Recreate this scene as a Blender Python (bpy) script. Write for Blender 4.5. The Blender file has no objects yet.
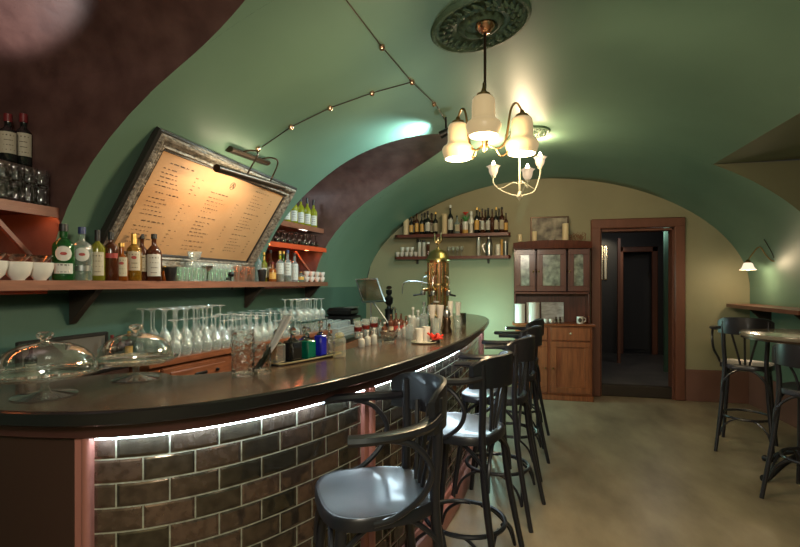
import bpy, math, random
from math import sin, cos, pi, radians, sqrt, atan2
from mathutils import Vector, Matrix
random.seed(7)
sc = bpy.context.scene
COL = sc.collection

# ------------------------------------------------------------------ camera, world, exposure
F_PX, YAW = 480.0, math.atan(112 / 480)
EYE = 1.5
cd = bpy.data.cameras.new('camera'); cam = bpy.data.objects.new('camera', cd); COL.objects.link(cam)
cam.location = (0, 0, EYE); cam.rotation_euler = (pi / 2, 0, YAW)
cd.sensor_width = 36; cd.lens = F_PX / 800 * 36; cd.shift_y = 9.5 / 800; cd.clip_start = .02
sc.camera = cam
W = bpy.data.worlds.new('world'); sc.world = W; W.use_nodes = True
W.node_tree.nodes['Background'].inputs[0].default_value = (.02, .025, .03, 1)
W.node_tree.nodes['Background'].inputs[1].default_value = .3
vs = sc.view_settings
vs.view_transform = 'Standard'; vs.look = 'None'; vs.gamma = 1; vs.exposure = 1.1; vs.use_curve_mapping = False
sc.cycles.max_bounces = 10; sc.cycles.diffuse_bounces = 5; sc.cycles.glossy_bounces = 5
sc.cycles.transmission_bounces = 8; sc.cycles.transparent_max_bounces = 40
sc.cycles.caustics_reflective = False; sc.cycles.caustics_refractive = False
sc.cycles.sample_clamp_indirect = 4; sc.cycles.use_denoising = True
WARM = (1, .76, .47); COOL = (.62, .94, 1)

def lamp(kind, loc, power, color, size=.05, target=None, **kw):
    l = bpy.data.lights.new('light', kind); l.energy = power; l.color = color
    if kind == 'AREA': l.size = size
    else: l.shadow_soft_size = size
    for k, v in kw.items(): setattr(l, k, v)
    o = bpy.data.objects.new('light', l); COL.objects.link(o); o.location = loc
    if target is not None:
        o.rotation_euler = (Vector(target) - Vector(loc)).to_track_quat('-Z', 'Y').to_euler()
    return o
# two added fill lights behind the viewer, standing in for the rest of the room
lamp('POINT', (.35, -.7, 2.35), 62, (1, .90, .76), .3)
lamp('POINT', (1.9, .2, 2.2), 2, (1, .8, .6), .25)

# ------------------------------------------------------------------ pixel rays to room points
CY, SY = cos(YAW), sin(YAW)
def ray(x, y):
    u, v = x - 400, 283 - y
    return (-SY * F_PX + CY * u, CY * F_PX + SY * u, v)
def on_y(x, y, Y):
    d = ray(x, y); t = Y / d[1]; return (d[0] * t, Y, EYE + d[2] * t)
def on_x(x, y, X):
    d = ray(x, y); t = X / d[0]; return (X, d[1] * t, EYE + d[2] * t)
def on_z(x, y, Z):
    d = ray(x, y); t = (Z - EYE) / d[2]; return (d[0] * t, d[1] * t, Z)
XC, VA, SP, VB, VE = .39, 2.49, 1.45, 1.47, 1.9
def vz(X):
    r = abs(X - XC) / VA
    return SP + VB * max(0, 1 - r ** VE) ** (1 / VE)
def vx(Z):                                   # half width of the vault at height Z
    r = max(0, min(1, (Z - SP) / VB))
    return VA * (1 - r ** VE) ** (1 / VE)
def on_vault(x, y, off=0.0):
    d = ray(x, y); t = .001
    while t < .05:
        t += .00002
        if EYE + d[2] * t > vz(d[0] * t) - off: break
    return (d[0] * t, d[1] * t, EYE + d[2] * t)

# ------------------------------------------------------------------ materials
def mat(name, col, rough=.5, metal=0, trans=0, emit=None, es=0, noise=None, bump=0, scale=20, stretch=None,
        coat=0, spec=.5, ior=1.45, detail=4):
    m = bpy.data.materials.new(name); m.use_nodes = True
    nt = m.node_tree; b = nt.nodes['Principled BSDF']
    b.inputs['Base Color'].default_value = (*col, 1); b.inputs['Roughness'].default_value = rough
    b.inputs['Metallic'].default_value = metal; b.inputs['Transmission Weight'].default_value = trans
    b.inputs['Coat Weight'].default_value = coat; b.inputs['Specular IOR Level'].default_value = spec
    b.inputs['IOR'].default_value = ior; b.inputs['Coat Roughness'].default_value = .12
    if emit: b.inputs['Emission Color'].default_value = (*emit, 1); b.inputs['Emission Strength'].default_value = es
    if noise or bump:
        tc = nt.nodes.new('ShaderNodeTexCoord'); mp = nt.nodes.new('ShaderNodeMapping')
        if stretch: mp.inputs['Scale'].default_value = stretch
        nz = nt.nodes.new('ShaderNodeTexNoise'); nz.inputs['Scale'].default_value = scale; nz.inputs['Detail'].default_value = detail
        nt.links.new(tc.outputs['Object'], mp.inputs[0]); nt.links.new(mp.outputs[0], nz.inputs['Vector'])
        if noise:
            r = nt.nodes.new('ShaderNodeValToRGB'); r.color_ramp.elements[0].position = .32; r.color_ramp.elements[1].position = .68
            r.color_ramp.elements[0].color = (*noise, 1); r.color_ramp.elements[1].color = (*col, 1)
            nt.links.new(nz.outputs['Fac'], r.inputs[0]); nt.links.new(r.outputs[0], b.inputs['Base Color'])
        if bump:
            bp = nt.nodes.new('ShaderNodeBump'); bp.inputs['Strength'].default_value = bump; bp.inputs['Distance'].default_value = .01
            nt.links.new(nz.outputs['Fac'], bp.inputs['Height']); nt.links.new(bp.outputs[0], b.inputs['Normal'])
    return m
def glass(name, tint=(.93, .97, .95), gloss=.55, rough=.03, haze=.0):
    m = bpy.data.materials.new(name); m.use_nodes = True; nt = m.node_tree; nt.nodes.clear()
    o = nt.nodes.new('ShaderNodeOutputMaterial'); t = nt.nodes.new('ShaderNodeBsdfTransparent'); g = nt.nodes.new('ShaderNodeBsdfGlossy')
    t.inputs[0].default_value = (*tint, 1); g.inputs['Roughness'].default_value = rough; g.inputs[0].default_value = (1, 1, 1, 1)
    lw = nt.nodes.new('ShaderNodeLayerWeight'); lw.inputs['Blend'].default_value = gloss * .5
    ma = nt.nodes.new('ShaderNodeMath'); ma.operation = 'MULTIPLY_ADD'; ma.inputs[1].default_value = .85; ma.inputs[2].default_value = .05
    nt.links.new(lw.outputs['Facing'], ma.inputs[0])
    mx = nt.nodes.new('ShaderNodeMixShader'); nt.links.new(ma.outputs[0], mx.inputs[0])
    nt.links.new(t.outputs[0], mx.inputs[1]); nt.links.new(g.outputs[0], mx.inputs[2])
    last = mx
    if haze:
        d = nt.nodes.new('ShaderNodeBsdfDiffuse'); d.inputs[0].default_value = (.8, .85, .84, 1)
        m2 = nt.nodes.new('ShaderNodeMixShader'); m2.inputs[0].default_value = haze
        nt.links.new(mx.outputs[0], m2.inputs[1]); nt.links.new(d.outputs[0], m2.inputs[2]); last = m2
    nt.links.new(last.outputs[0], o.inputs[0])
    return m

M = {}
M['vault'] = mat('vault_paint', (.122, .208, .152), .42, noise=(.110, .19, .138), scale=2.2, bump=.08, spec=.4)
M['backwall'] = mat('olive_paint', (.31, .29, .18), .6, noise=(.285, .267, .165), scale=3, bump=.05)
M['lowwall'] = mat('green_paint', (.052, .115, .09), .5, noise=(.047, .105, .082), scale=3)
M['niche'] = mat('brown_plaster', (.115, .062, .052), .42, noise=(.07, .035, .03), scale=9, bump=.3, spec=.5, detail=8)
M['salmon'] = mat('dado_paint', (.19, .092, .07), .5, noise=(.165, .08, .06), scale=4)
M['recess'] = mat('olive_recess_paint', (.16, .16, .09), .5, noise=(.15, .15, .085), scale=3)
M['trim'] = mat('stained_trim', (.19, .075, .048), .42, noise=(.145, .056, .036), scale=9, stretch=(1, 1, .12))
M['black'] = mat('black_lacquer', (.016, .015, .019), .34, coat=.2, spec=.5)
M['seat'] = mat('black_seat_lacquer', (.028, .031, .038), .36, coat=.3, spec=.7)
M['blackmetal'] = mat('black_metal', (.012, .012, .012), .4, metal=.5)
M['counter'] = mat('dark_counter', (.115, .074, .050), .22, noise=(.07, .045, .031), scale=5, stretch=(3, 1, 1), coat=.3, spec=.6)
M['edge'] = mat('black_counter_edge', (.012, .011, .011), .28, coat=.3)
M['fascia'] = mat('brown_fascia', (.075, .028, .022), .35, noise=(.055, .02, .016), scale=6)
M['endpanel'] = mat('dark_brown_panel', (.045, .02, .014), .45)
M['pillar'] = mat('rose_pillar', (.42, .17, .14), .35, noise=(.34, .13, .10), scale=8, stretch=(1, 1, .2))
M['shelfwood'] = mat('reddish_shelf_wood', (.26, .105, .062), .42, noise=(.18, .07, .04), scale=12, stretch=(6, .6, 6))
M['darkshelf'] = mat('mahogany_shelf', (.13, .028, .018), .38, noise=(.09, .018, .012), scale=12, stretch=(.6, 6, 6))
M['redshelf'] = mat('red_shelf', (.62, .085, .025), .4, noise=(.5, .07, .022), scale=10)
M['brownshelf'] = mat('brown_red_shelf', (.20, .07, .045), .42, noise=(.15, .05, .032), scale=10)
M['bracket'] = mat('dark_bracket', (.03, .022, .016), .5)
M['cabwood'] = mat('orange_stained_wood', (.31, .10, .036), .36, noise=(.18, .055, .02), scale=8, stretch=(5, 5, .5), coat=.2)
M['cabdark'] = mat('dark_stained_wood', (.115, .03, .018), .36, noise=(.07, .018, .011), scale=8, stretch=(5, 5, .5), coat=.2)
M['bench'] = mat('bench_wood', (.27, .092, .04), .4, noise=(.17, .055, .025), scale=9, stretch=(5, .6, 5), coat=.15)
M['frost'] = mat('etched_glass_pane', (.32, .36, .30), .15, noise=(.06, .07, .06), scale=13, spec=.7, detail=2)
M['brass'] = mat('polished_brass', (.74, .53, .27), .2, metal=1)
M['copper'] = mat('polished_copper', (.80, .45, .30), .16, metal=1)
M['oldbrass'] = mat('aged_brass', (.33, .21, .09), .35, metal=1)
M['iron'] = mat('cast_iron', (.03, .03, .033), .35, metal=.7)
M['steel'] = mat('brushed_steel', (.55, .56, .56), .28, metal=1)
M['greymetal'] = mat('grey_metal', (.25, .27, .26), .35, metal=.8)
M['cream'] = mat('cream_enamel', (.62, .58, .44), .35)
M['white'] = mat('white_porcelain', (.70, .68, .63), .2, coat=.3)
M['candle'] = mat('cream_wax', (.68, .55, .35), .5)
M['paper'] = mat('paper_label', (.46, .41, .30), .6)
M['whitepaper'] = mat('white_label', (.55, .55, .51), .55)
M['gold'] = mat('gold_label', (.62, .36, .09), .4)
M['ink'] = mat('black_ink', (.045, .033, .022), .6)
M['redink'] = mat('red_label', (.30, .03, .025), .5)
M['menu'] = mat('kraft_menu_paper', (.52, .29, .135), .6, noise=(.47, .255, .115), scale=4)
M['frame'] = mat('carved_frame', (.36, .31, .25), .45, noise=(.08, .065, .05), scale=60, bump=.9, metal=.35, stretch=(1, .5, 1))
M['frameblack'] = mat('black_frame_moulding', (.02, .018, .017), .35)
M['bronze'] = mat('dark_bronze', (.07, .045, .03), .35, metal=.8)
M['red'] = mat('red_cloth', (.62, .03, .015), .6)
M['leaf'] = mat('green_leaf', (.05, .2, .05), .5)
M['rosette'] = mat('green_plaster', (.085, .14, .085), .55, noise=(.06, .10, .06), scale=40, bump=.7)
M['grey_slate'] = mat('grey_panel', (.12, .11, .095), .4)
M['glass'] = glass('clear_glass')
M['stem'] = glass('stemware_glass', (.93, .98, .97), .7, .05, .18)
M['cut'] = mat('cut_crystal', (.93, .95, .95), .04, trans=1, spec=.6)
nt = M['cut'].node_tree; b = nt.nodes['Principled BSDF']; tc = nt.nodes.new('ShaderNodeTexCoord'); vo = nt.nodes.new('ShaderNodeTexVoronoi'); vo.inputs['Scale'].default_value = 48
bp = nt.nodes.new('ShaderNodeBump'); bp.inputs['Strength'].default_value = .5; bp.inputs['Distance'].default_value = .01
nt.links.new(tc.outputs['Object'], vo.inputs['Vector']); nt.links.new(vo.outputs['Distance'], bp.inputs['Height']); nt.links.new(bp.outputs[0], b.inputs['Normal'])
M['cakeglass'] = glass('cake_stand_glass', (.95, .97, .96), .7, .03, .04)
M['smoke'] = glass('smoke_glass', (.55, .5, .45), .6, .05)
M['teal_glass'] = glass('pale_green_glass', (.78, .95, .86), .7, .05, .12)
M['bulbglass'] = glass('frosted_tulip_glass', (.95, .88, .78), .7, .2, .35)
def liquid(n, c, t=.5): return mat(n, c, .08, trans=t, spec=.6)
M['b_green'] = liquid('green_bottle_glass', (.03, .20, .045), .7)
M['b_clear'] = glass('clear_bottle_glass', (.62, .9, .76), .55, .04, .12)
M['b_olive'] = liquid('olive_bottle_glass', (.30, .30, .03), .5)
M['b_amber'] = liquid('amber_spirit', (.42, .11, .015), .5)
M['b_gold'] = liquid('golden_spirit', (.72, .36, .03), .75)
M['b_brown'] = liquid('brown_bottle_glass', (.09, .025, .01), .35)
M['b_black'] = mat('dark_bottle_glass', (.012, .013, .012), .1, spec=.7)
M['b_blue'] = liquid('blue_liquid', (.02, .03, .62), .45)
M['b_teal'] = liquid('green_liquid', (.0, .20, .12), .45)
M['b_yellow'] = liquid('yellow_spirit', (.62, .55, .03), .5)
M['b_lime'] = liquid('lime_wine_glass', (.42, .45, .02), .5)
M['b_rose'] = liquid('bitters_amber', (.17, .06, .035), .4)
M['b_ice'] = glass('pale_blue_bottle_glass', (.65, .82, .88), .6, .04, .2)
M['c_black'] = mat('black_cap', (.015, .015, .015), .4)
M['c_navy'] = mat('navy_cap', (.03, .05, .14), .4)
M['c_red'] = mat('red_cap', (.16, .018, .02), .4)
M['c_gold'] = mat('gold_cap', (.65, .42, .12), .3, metal=.8)
M['c_white'] = mat('white_cap', (.7, .7, .68), .4)
def emis(n, c, s): return mat(n, c, .4, emit=c, es=s)
M['shade'] = mat('lit_opal_shade', (.42, .31, .17), .35, emit=(1, .74, .40), es=.17)
M['shade_in'] = mat('lit_opal_inside', (.8, .7, .5), .4, emit=(1, .9, .7), es=1.3)
M['bulb'] = emis('lit_bulb', (1, .84, .6), 5)
M['led'] = emis('led_strip', (.66, .88, 1), 30)
M['ledred'] = emis('warm_orange_strip', (1, .27, .08), 26)
M['floor'] = mat('floor_base', (.2, .17, .12), .35)
# floor: worn beige resin with streaks
nt = M['floor'].node_tree; b = nt.nodes['Principled BSDF']
tc = nt.nodes.new('ShaderNodeTexCoord'); mp = nt.nodes.new('ShaderNodeMapping'); mp.inputs['Scale'].default_value = (1.6, .7, 1); mp.inputs['Rotation'].default_value = (0, 0, .6)
n1 = nt.nodes.new('ShaderNodeTexNoise'); n1.inputs['Scale'].default_value = 1.7; n1.inputs['Detail'].default_value = 7; n1.inputs['Roughness'].default_value = .6
rr = nt.nodes.new('ShaderNodeValToRGB'); rr.color_ramp.elements[0].position = .3; rr.color_ramp.elements[1].position = .72
rr.color_ramp.elements[0].color = (.175, .135, .088, 1); rr.color_ramp.elements[1].color = (.37, .30, .20, 1)
nt.links.new(tc.outputs['Object'], mp.inputs[0]); nt.links.new(mp.outputs[0], n1.inputs['Vector'])
nt.links.new(n1.outputs['Fac'], rr.inputs[0]); nt.links.new(rr.outputs[0], b.inputs['Base Color'])
bp = nt.nodes.new('ShaderNodeBump'); bp.inputs['Strength'].default_value = .1; nt.links.new(n1.outputs['Fac'], bp.inputs['Height']); nt.links.new(bp.outputs[0], b.inputs['Normal'])
# mirrored metro tile
def tile_mat():
    m = bpy.data.materials.new('mirrored_metro_tile'); m.use_nodes = True; nt = m.node_tree; b = nt.nodes['Principled BSDF']
    uv = nt.nodes.new('ShaderNodeUVMap')
    br = nt.nodes.new('ShaderNodeTexBrick'); br.offset = .5; br.inputs['Scale'].default_value = 1
    br.inputs['Brick Width'].default_value = .15; br.inputs['Row Height'].default_value = .075; br.inputs['Mortar Size'].default_value = .0026
    br.inputs['Mortar Smooth'].default_value = .1; br.inputs['Bias'].default_value = 0
    br.inputs['Color1'].default_value = (.26, .17, .135, 1); br.inputs['Color2'].default_value = (.10, .09, .065, 1); br.inputs['Mortar'].default_value = (.36, .35, .27, 1)
    nt.links.new(uv.outputs[0], br.inputs['Vector'])
    nz = nt.nodes.new('ShaderNodeTexNoise'); nz.inputs['Scale'].default_value = 34; nz.inputs['Detail'].default_value = 5
    nt.links.new(uv.outputs[0], nz.inputs['Vector'])
    mx = nt.nodes.new('ShaderNodeMix'); mx.data_type = 'RGBA'; mx.blend_type = 'MULTIPLY'; mx.inputs[0].default_value = .55
    rp = nt.nodes.new('ShaderNodeValToRGB'); rp.color_ramp.elements[0].position = .35; rp.color_ramp.elements[1].position = .6; rp.color_ramp.elements[0].color = (.35, .33, .3, 1)
    nt.links.new(nz.outputs['Fac'], rp.inputs[0]); nt.links.new(br.outputs['Color'], mx.inputs[6]); nt.links.new(rp.outputs[0], mx.inputs[7])
    nt.links.new(mx.outputs[2], b.inputs['Base Color'])
    inv = nt.nodes.new('ShaderNodeMath'); inv.operation = 'SUBTRACT'; inv.inputs[0].default_value = .72; nt.links.new(br.outputs['Fac'], inv.inputs[1]); inv.use_clamp = True
    nt.links.new(inv.outputs[0], b.inputs['Metallic'])
    ro = nt.nodes.new('ShaderNodeMath'); ro.operation = 'MULTIPLY_ADD'; ro.inputs[1].default_value = .5; ro.inputs[2].default_value = .1
    nt.links.new(br.outputs['Fac'], ro.inputs[0]); nt.links.new(ro.outputs[0], b.inputs['Roughness'])
    b2 = nt.nodes.new('ShaderNodeTexBrick'); b2.offset = .5; b2.inputs['Scale'].default_value = 1
    b2.inputs['Brick Width'].default_value = .15; b2.inputs['Row Height'].default_value = .075; b2.inputs['Mortar Size'].default_value = .012; b2.inputs['Mortar Smooth'].default_value = 1
    nt.links.new(uv.outputs[0], b2.inputs['Vector'])
    bp = nt.nodes.new('ShaderNodeBump'); bp.inputs['Strength'].default_value = .6; bp.inputs['Distance'].default_value = .006; bp.invert = True
    nt.links.new(b2.outputs['Fac'], bp.inputs['Height'])
    bq = nt.nodes.new('ShaderNodeBump'); bq.inputs['Strength'].default_value = .12; bq.inputs['Distance'].default_value = .004
    nt.links.new(nz.outputs['Fac'], bq.inputs['Height']); nt.links.new(bp.outputs[0], bq.inputs['Normal']); nt.links.new(bq.outputs[0], b.inputs['Normal'])
    return m
M['tile'] = tile_mat()

# ------------------------------------------------------------------ mesh builder
def catmull(pts, n=6, closed=False):
    P = [Vector(p) for p in pts]; out = []; N = len(P)
    for i in range(N if closed else N - 1):
        g = lambda k: P[k % N] if closed else P[max(0, min(N - 1, k))]
        p0, p1, p2, p3 = g(i - 1), g(i), g(i + 1), g(i + 2)
        for j in range(n):
            t = j / n
            out.append(.5 * ((2 * p1) + (p2 - p0) * t + (2 * p0 - 5 * p1 + 4 * p2 - p3) * t * t + (3 * p1 - p0 - 3 * p2 + p3) * t ** 3))
    if not closed: out.append(P[-1])
    return out
class MB:
    def __init__(s): s.v = []; s.f = []; s.uv = None
    def add(s, vs, fs):
        k = len(s.v); s.v += [tuple(p) for p in vs]; s.f += [tuple(i + k for i in f) for f in fs]; return s
    def box(s, c, d, rot=None, bev=0):
        hx, hy, hz = d[0] / 2, d[1] / 2, d[2] / 2
        R = Matrix.Rotation(rot, 3, 'Z') if isinstance(rot, (int, float)) else rot
        if bev:
            e = min(bev, hx * .9, hy * .9, hz * .9); vs = []
            for (ax, ay, az) in ((hx - e, hy - e, hz), (hx, hy - e, hz - e), (hx - e, hy, hz - e)):
                for sx in (-1, 1):
                    for sy in (-1, 1):
                        for sz in (-1, 1): vs.append(Vector((sx * ax, sy * ay, sz * az)))
            idx = lambda a, sx, sy, sz: a * 8 + (sx > 0) * 4 + (sy > 0) * 2 + (sz > 0)
            fs = []
            for q in (-1, 1):
                fs.append([idx(0, -1, -1, q), idx(0, 1, -1, q), idx(0, 1, 1, q), idx(0, -1, 1, q)][::q])
                fs.append([idx(1, q, -1, -1), idx(1, q, 1, -1), idx(1, q, 1, 1), idx(1, q, -1, 1)][::q])
                fs.append([idx(2, -1, q, -1), idx(2, -1, q, 1), idx(2, 1, q, 1), idx(2, 1, q, -1)][::q])
                for r in (-1, 1):
                    fs.append([idx(0, q, -1, r), idx(0, q, 1, r), idx(1, q, 1, r), idx(1, q, -1, r)])
                    fs.append([idx(0, -1, q, r), idx(0, 1, q, r), idx(2, 1, q, r), idx(2, -1, q, r)])
                    fs.append([idx(1, q, r, -1), idx(1, q, r, 1), idx(2, q, r, 1), idx(2, q, r, -1)])
                    for w in (-1, 1): fs.append([idx(0, q, r, w), idx(1, q, r, w), idx(2, q, r, w)])
        else:
            vs = [Vector((x, y, z)) for x in (-hx, hx) for y in (-hy, hy) for z in (-hz, hz)]
            fs = [(0, 1, 3, 2), (4, 6, 7, 5), (0, 4, 5, 1), (2, 3, 7, 6), (0, 2, 6, 4), (1, 5, 7, 3)]
        if R is not None: vs = [R @ p for p in vs]
        return s.add([p + Vector(c) for p in vs], fs)
    def tube(s, pts, r, seg=8, closed=False, cap=True, flat=None):
        P = [Vector(p) for p in pts]; n = len(P); vs = []
        up = None
        for i, p in enumerate(P):
            if closed: t = (P[(i + 1) % n] - P[i - 1])
            else: t = P[min(n - 1, i + 1)] - P[max(0, i - 1)]
            if t.length < 1e-9: t = Vector((0, 0, 1))
            t.normalize()
            if flat is not None: up = Vector((0, 0, 1)) - t * t.z
            elif up is None: up = Vector((0, 0, 1)) if abs(t.z) < .9 else Vector((1, 0, 0))
            a = (up - t * up.dot(t))
            if a.length < 1e-6: a = t.orthogonal()
            a.normalize(); up = a; b = t.cross(a)
            ri = r[i] if isinstance(r, (list, tuple)) else r
            ra, rb = (ri, ri) if flat is None else (flat, ri)
            for k in range(seg):
                w = 2 * pi * k / seg + (pi / 4 if seg == 4 else 0); vs.append(p + a * (cos(w) * ra) + b * (sin(w) * rb))
        fs = []
        for i in range(n if closed else n - 1):
            for k in range(seg):
                j = (i + 1) % n
                fs.append((i * seg + k, i * seg + (k + 1) % seg, j * seg + (k + 1) % seg, j * seg + k))
        if cap and not closed: fs += [tuple(range(seg))[::-1], tuple((n - 1) * seg + k for k in range(seg))]
        return s.add(vs, fs)
    def lathe(s, prof, seg=20, at=(0, 0, 0), a0=0, a1=2 * pi, wob=None):
        full = abs(a1 - a0 - 2 * pi) < 1e-6; m = seg if full else seg + 1; vs = []; fs = []
        for (r, z) in prof:
            for k in range(m):
                a = a0 + (a1 - a0) * k / seg; q = r * (1 if wob is None else wob(a, z))
                vs.append((at[0] + q * cos(a), at[1] + q * sin(a), at[2] + z))
        for i in range(len(prof) - 1):
            for k in range(seg):
                k2 = (k + 1) % m
                fs.append((i * m + k, i * m + k2, (i + 1) * m + k2, (i + 1) * m + k))
        if full:
            if prof[0][0] > 1e-4: fs.append(tuple(range(m))[::-1])
            if prof[-1][0] > 1e-4 and prof[-1] != prof[0]: fs.append(tuple((len(prof) - 1) * m + k for k in range(m)))
        return s.add(vs, fs)
    def shell(s, prof, seg=20, at=(0, 0, 0), wob=None):      # open lathe without end caps
        vs = []; fs = []
        for (r, z) in prof:
            for k in range(seg):
                a = 2 * pi * k / seg; q = r * (1 if wob is None else wob(a, z))
                vs.append((at[0] + q * cos(a), at[1] + q * sin(a), at[2] + z))
        for i in range(len(prof) - 1):
            for k in range(seg): fs.append((i * seg + k, i * seg + (k + 1) % seg, (i + 1) * seg + (k + 1) % seg, (i + 1) * seg + k))
        return s.add(vs, fs)
    def prism(s, poly, z0, z1):
        n = len(poly)
        vs = [(p[0], p[1], z0) for p in poly] + [(p[0], p[1], z1) for p in poly]
        return s.add(vs, [tuple(range(n))[::-1], tuple(range(n, 2 * n))] + [(i, (i + 1) % n, n + (i + 1) % n, n + i) for i in range(n)])
    def ribbon(s, path, prof, closed=False):   # sweep an (offset, z) profile along a plan path; offset goes to the right of travel
        n = len(path); m = len(prof); vs = []; fs = []
        for i in range(n):
            a = Vector(path[max(0, i - 1)][:2]); b = Vector(path[min(n - 1, i + 1)][:2]); t = (b - a).normalized(); nn = Vector((t.y, -t.x))
            for (o, z) in prof: vs.append((path[i][0] + nn.x * o, path[i][1] + nn.y * o, z))
        for i in range(n - 1):
            for k in range(m if closed else m - 1):
                k2 = (k + 1) % m; fs.append((i * m + k, (i + 1) * m + k, (i + 1) * m + k2, i * m + k2))
        if closed: fs += [tuple(range(m)), tuple((n - 1) * m + k for k in range(m))[::-1]]
        return s.add(vs, fs)
    def patch(s, r, zc, w, h, a=0, rnd=False, seg=10):      # label on a cylinder of radius r
        vs = []; fs = []
        n = seg
        for i in range(n + 1):
            for j in range(n + 1):
                u, v = i / n * 2 - 1, j / n * 2 - 1
                if rnd:
                    q = max(abs(u), abs(v)); l = sqrt(u * u + v * v) or 1; u, v = u * q / l, v * q / l
                an = a + u * w / 2 / r
                vs.append((r * cos(an), r * sin(an), zc + v * h / 2))
        for i in range(n):
            for j in range(n): fs.append((i * (n + 1) + j, (i + 1) * (n + 1) + j, (i + 1) * (n + 1) + j + 1, i * (n + 1) + j + 1))
        return s.add(vs, fs)
    def build(s, name, m, parent=None, origin=None, smooth=40):
        me = bpy.data.meshes.new(name)
        vs = s.v if origin is None else [(p[0] - origin[0], p[1] - origin[1], p[2] - origin[2]) for p in s.v]
        me.from_pydata(vs, [], s.f); me.update()
        if s.uv:
            ul = me.uv_layers.new(name='UVMap')
            for lp in me.loops: ul.data[lp.index].uv = s.uv[lp.vertex_index]
        if smooth:
            me.polygons.foreach_set('use_smooth', [True] * len(me.polygons)); me.set_sharp_from_angle(angle=radians(smooth))
        o = bpy.data.objects.new(name, me); COL.objects.link(o)
        me.materials.append(M[m] if isinstance(m, str) else m)
        if parent: o.parent = parent
        elif origin is not None: o.location = origin
        return o
def tag(o, label, cat, group=None):
    o['label'] = label; o['category'] = cat
    if group: o['group'] = group
    return o
def thing(name, label, cat, loc, rz=0, group=None):
    o = bpy.data.objects.new(name, None); COL.objects.link(o); o.empty_display_size = .05
    o.location = loc; o.rotation_euler = (0, 0, rz)
    return tag(o, label, cat, group)
def struct(name, mb, m, smooth=40):
    o = mb.build(name, m, smooth=smooth); o['kind'] = 'structure'; return o
def dup(src, loc, rz=None, label=None, scale=None):
    r = src.copy(); COL.objects.link(r); r.location = loc
    if rz is not None: r.rotation_euler = (0, 0, rz)
    if label: r['label'] = label
    if scale: r.scale = scale
    def kids(a, b):
        for ch in list(a.children):
            if ch.name.startswith('light'): pass
            c = ch.copy(); COL.objects.link(c); c.parent = b; kids(ch, c)
    kids(src, r)
    return r
ORD = ['first', 'second', 'third', 'fourth', 'fifth', 'sixth', 'seventh', 'eighth', 'ninth', 'tenth', 'eleventh', 'twelfth', 'thirteenth',
       'fourteenth', 'fifteenth', 'sixteenth', 'seventeenth', 'eighteenth', 'nineteenth', 'twentieth', 'twenty-first', 'twenty-second', 'twenty-third', 'twenty-fourth']

# ------------------------------------------------------------------ room shell
XL, XR, YB, YF = XC - VA, XC + VA, 6.8, -1.6
NA = (.62, 1.8); NB = (3.70, 4.88); RN = (1.2, 5.06)
def niche_z(Y):
    for a, b_ in (NA, NB):
        if a <= Y <= b_:
            c, w = (a + b_) / 2, (b_ - a) / 2; r = min(1, abs(Y - c) / w); return 2.45 + .35 * sqrt(1 - r * r)
    return None
def left_limit(Y):
    z = niche_z(Y); return XL if z is None else XC - vx(z)
def right_limit(Y): return XC + vx(2.615) if RN[0] <= Y <= RN[1] else XR
ys = set()
def span(a, b, n, ease=False):
    for i in range(n + 1):
        t = i / n; ys.add(round(a + (b - a) * ((1 - cos(pi * t)) / 2 if ease else t), 5))
span(YF, NA[0], 8); span(*NA, 40, True); span(NA[1], NB[0], 8); span(*NB, 40, True); span(NB[1], YB, 8)
ys |= {RN[0], RN[1]}
E_ = 1e-4
yl = sorted(ys)
rows = []
for y in yl:
    if y in NA or y in NB or y in RN:
        rows += [y - E_, y + E_]
    else: rows.append(y)
NS = 56
mb = MB(); vs = []; fs = []
for y in rows:
    xl, xr = left_limit(y), right_limit(y)
    # parametrise by vault angle so that the limits fall on the surface
    def ang(x):
        c = (x - XC) / VA; return math.copysign(math.acos(min(1, abs(c) ** (VE / 2))), 1) if c >= 0 else pi - math.acos(min(1, abs(c) ** (VE / 2)))
    al, ar = ang(xl), ang(xr)
    for k in range(NS + 1):
        a = al + (ar - al) * k / NS; c, s_ = cos(a), sin(a)
        X = XC + math.copysign(abs(c) ** (2 / VE), c) * VA; vs.append((X, y, SP + VB * max(0, s_) ** (2 / VE)))
for i in range(len(rows) - 1):
    if rows[i + 1] - rows[i] < 3 * E_: continue
    for k in range(NS): q = i * (NS + 1) + k; fs.append((q, q + 1, q + NS + 2, q + NS + 1))
mb.add(vs, fs); struct('ceiling', mb, 'vault', 60)
# niche vaults and jambs
for nm, (a, b_), depth in (('wall_left_niche_near', NA, -2.75), ('wall_left_niche_far', NB, -2.62)):
    mb = MB(); yy = [r for r in yl if a <= r <= b_]; pr = []
    for y in yy:
        z = niche_z(y); pr.append((left_limit(y) , y, z))
    vs = []; fs = []
    for (x, y, z) in pr:
        for k in range(9): vs.append((x + (depth - x) * k / 8, y, z))
    for i in range(len(pr) - 1):
        for k in range(8): q = i * 9 + k; fs.append((q, q + 1, q + 10, q + 9))
    mb.add(vs, fs)
    for y in (a, b_):                                  # jambs: from the sill to the arch spring, inner edge following the main vault
        n = 10; L = []
        for i in range(n + 1):
            z = SP + (2.45 - SP) * i / n; L.append((XC - vx(z), y, z))
        mb.add(L + [(depth, y, p[2]) for p in L], [(i, i + 1, n + 2 + i, n + 1 + i) for i in range(n)])
    mb.add([(depth, a, SP), (depth, b_, SP), (depth, b_, 2.85), (depth, a, 2.85)], [(0, 1, 2, 3)])
    mb.add([(depth, a, SP), (depth, b_, SP), (XL, b_, SP), (XL, a, SP)], [(0, 1, 2, 3)])
    struct(nm, mb, 'niche', 30)
mb = MB(); zt = 2.615; xr = XC + vx(zt)                # right recess
mb.add([(xr, RN[0], zt), (xr, RN[1], zt), (4.2, RN[1], zt + .02), (4.2, RN[0], zt + .02)], [(0, 1, 2, 3)])
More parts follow.
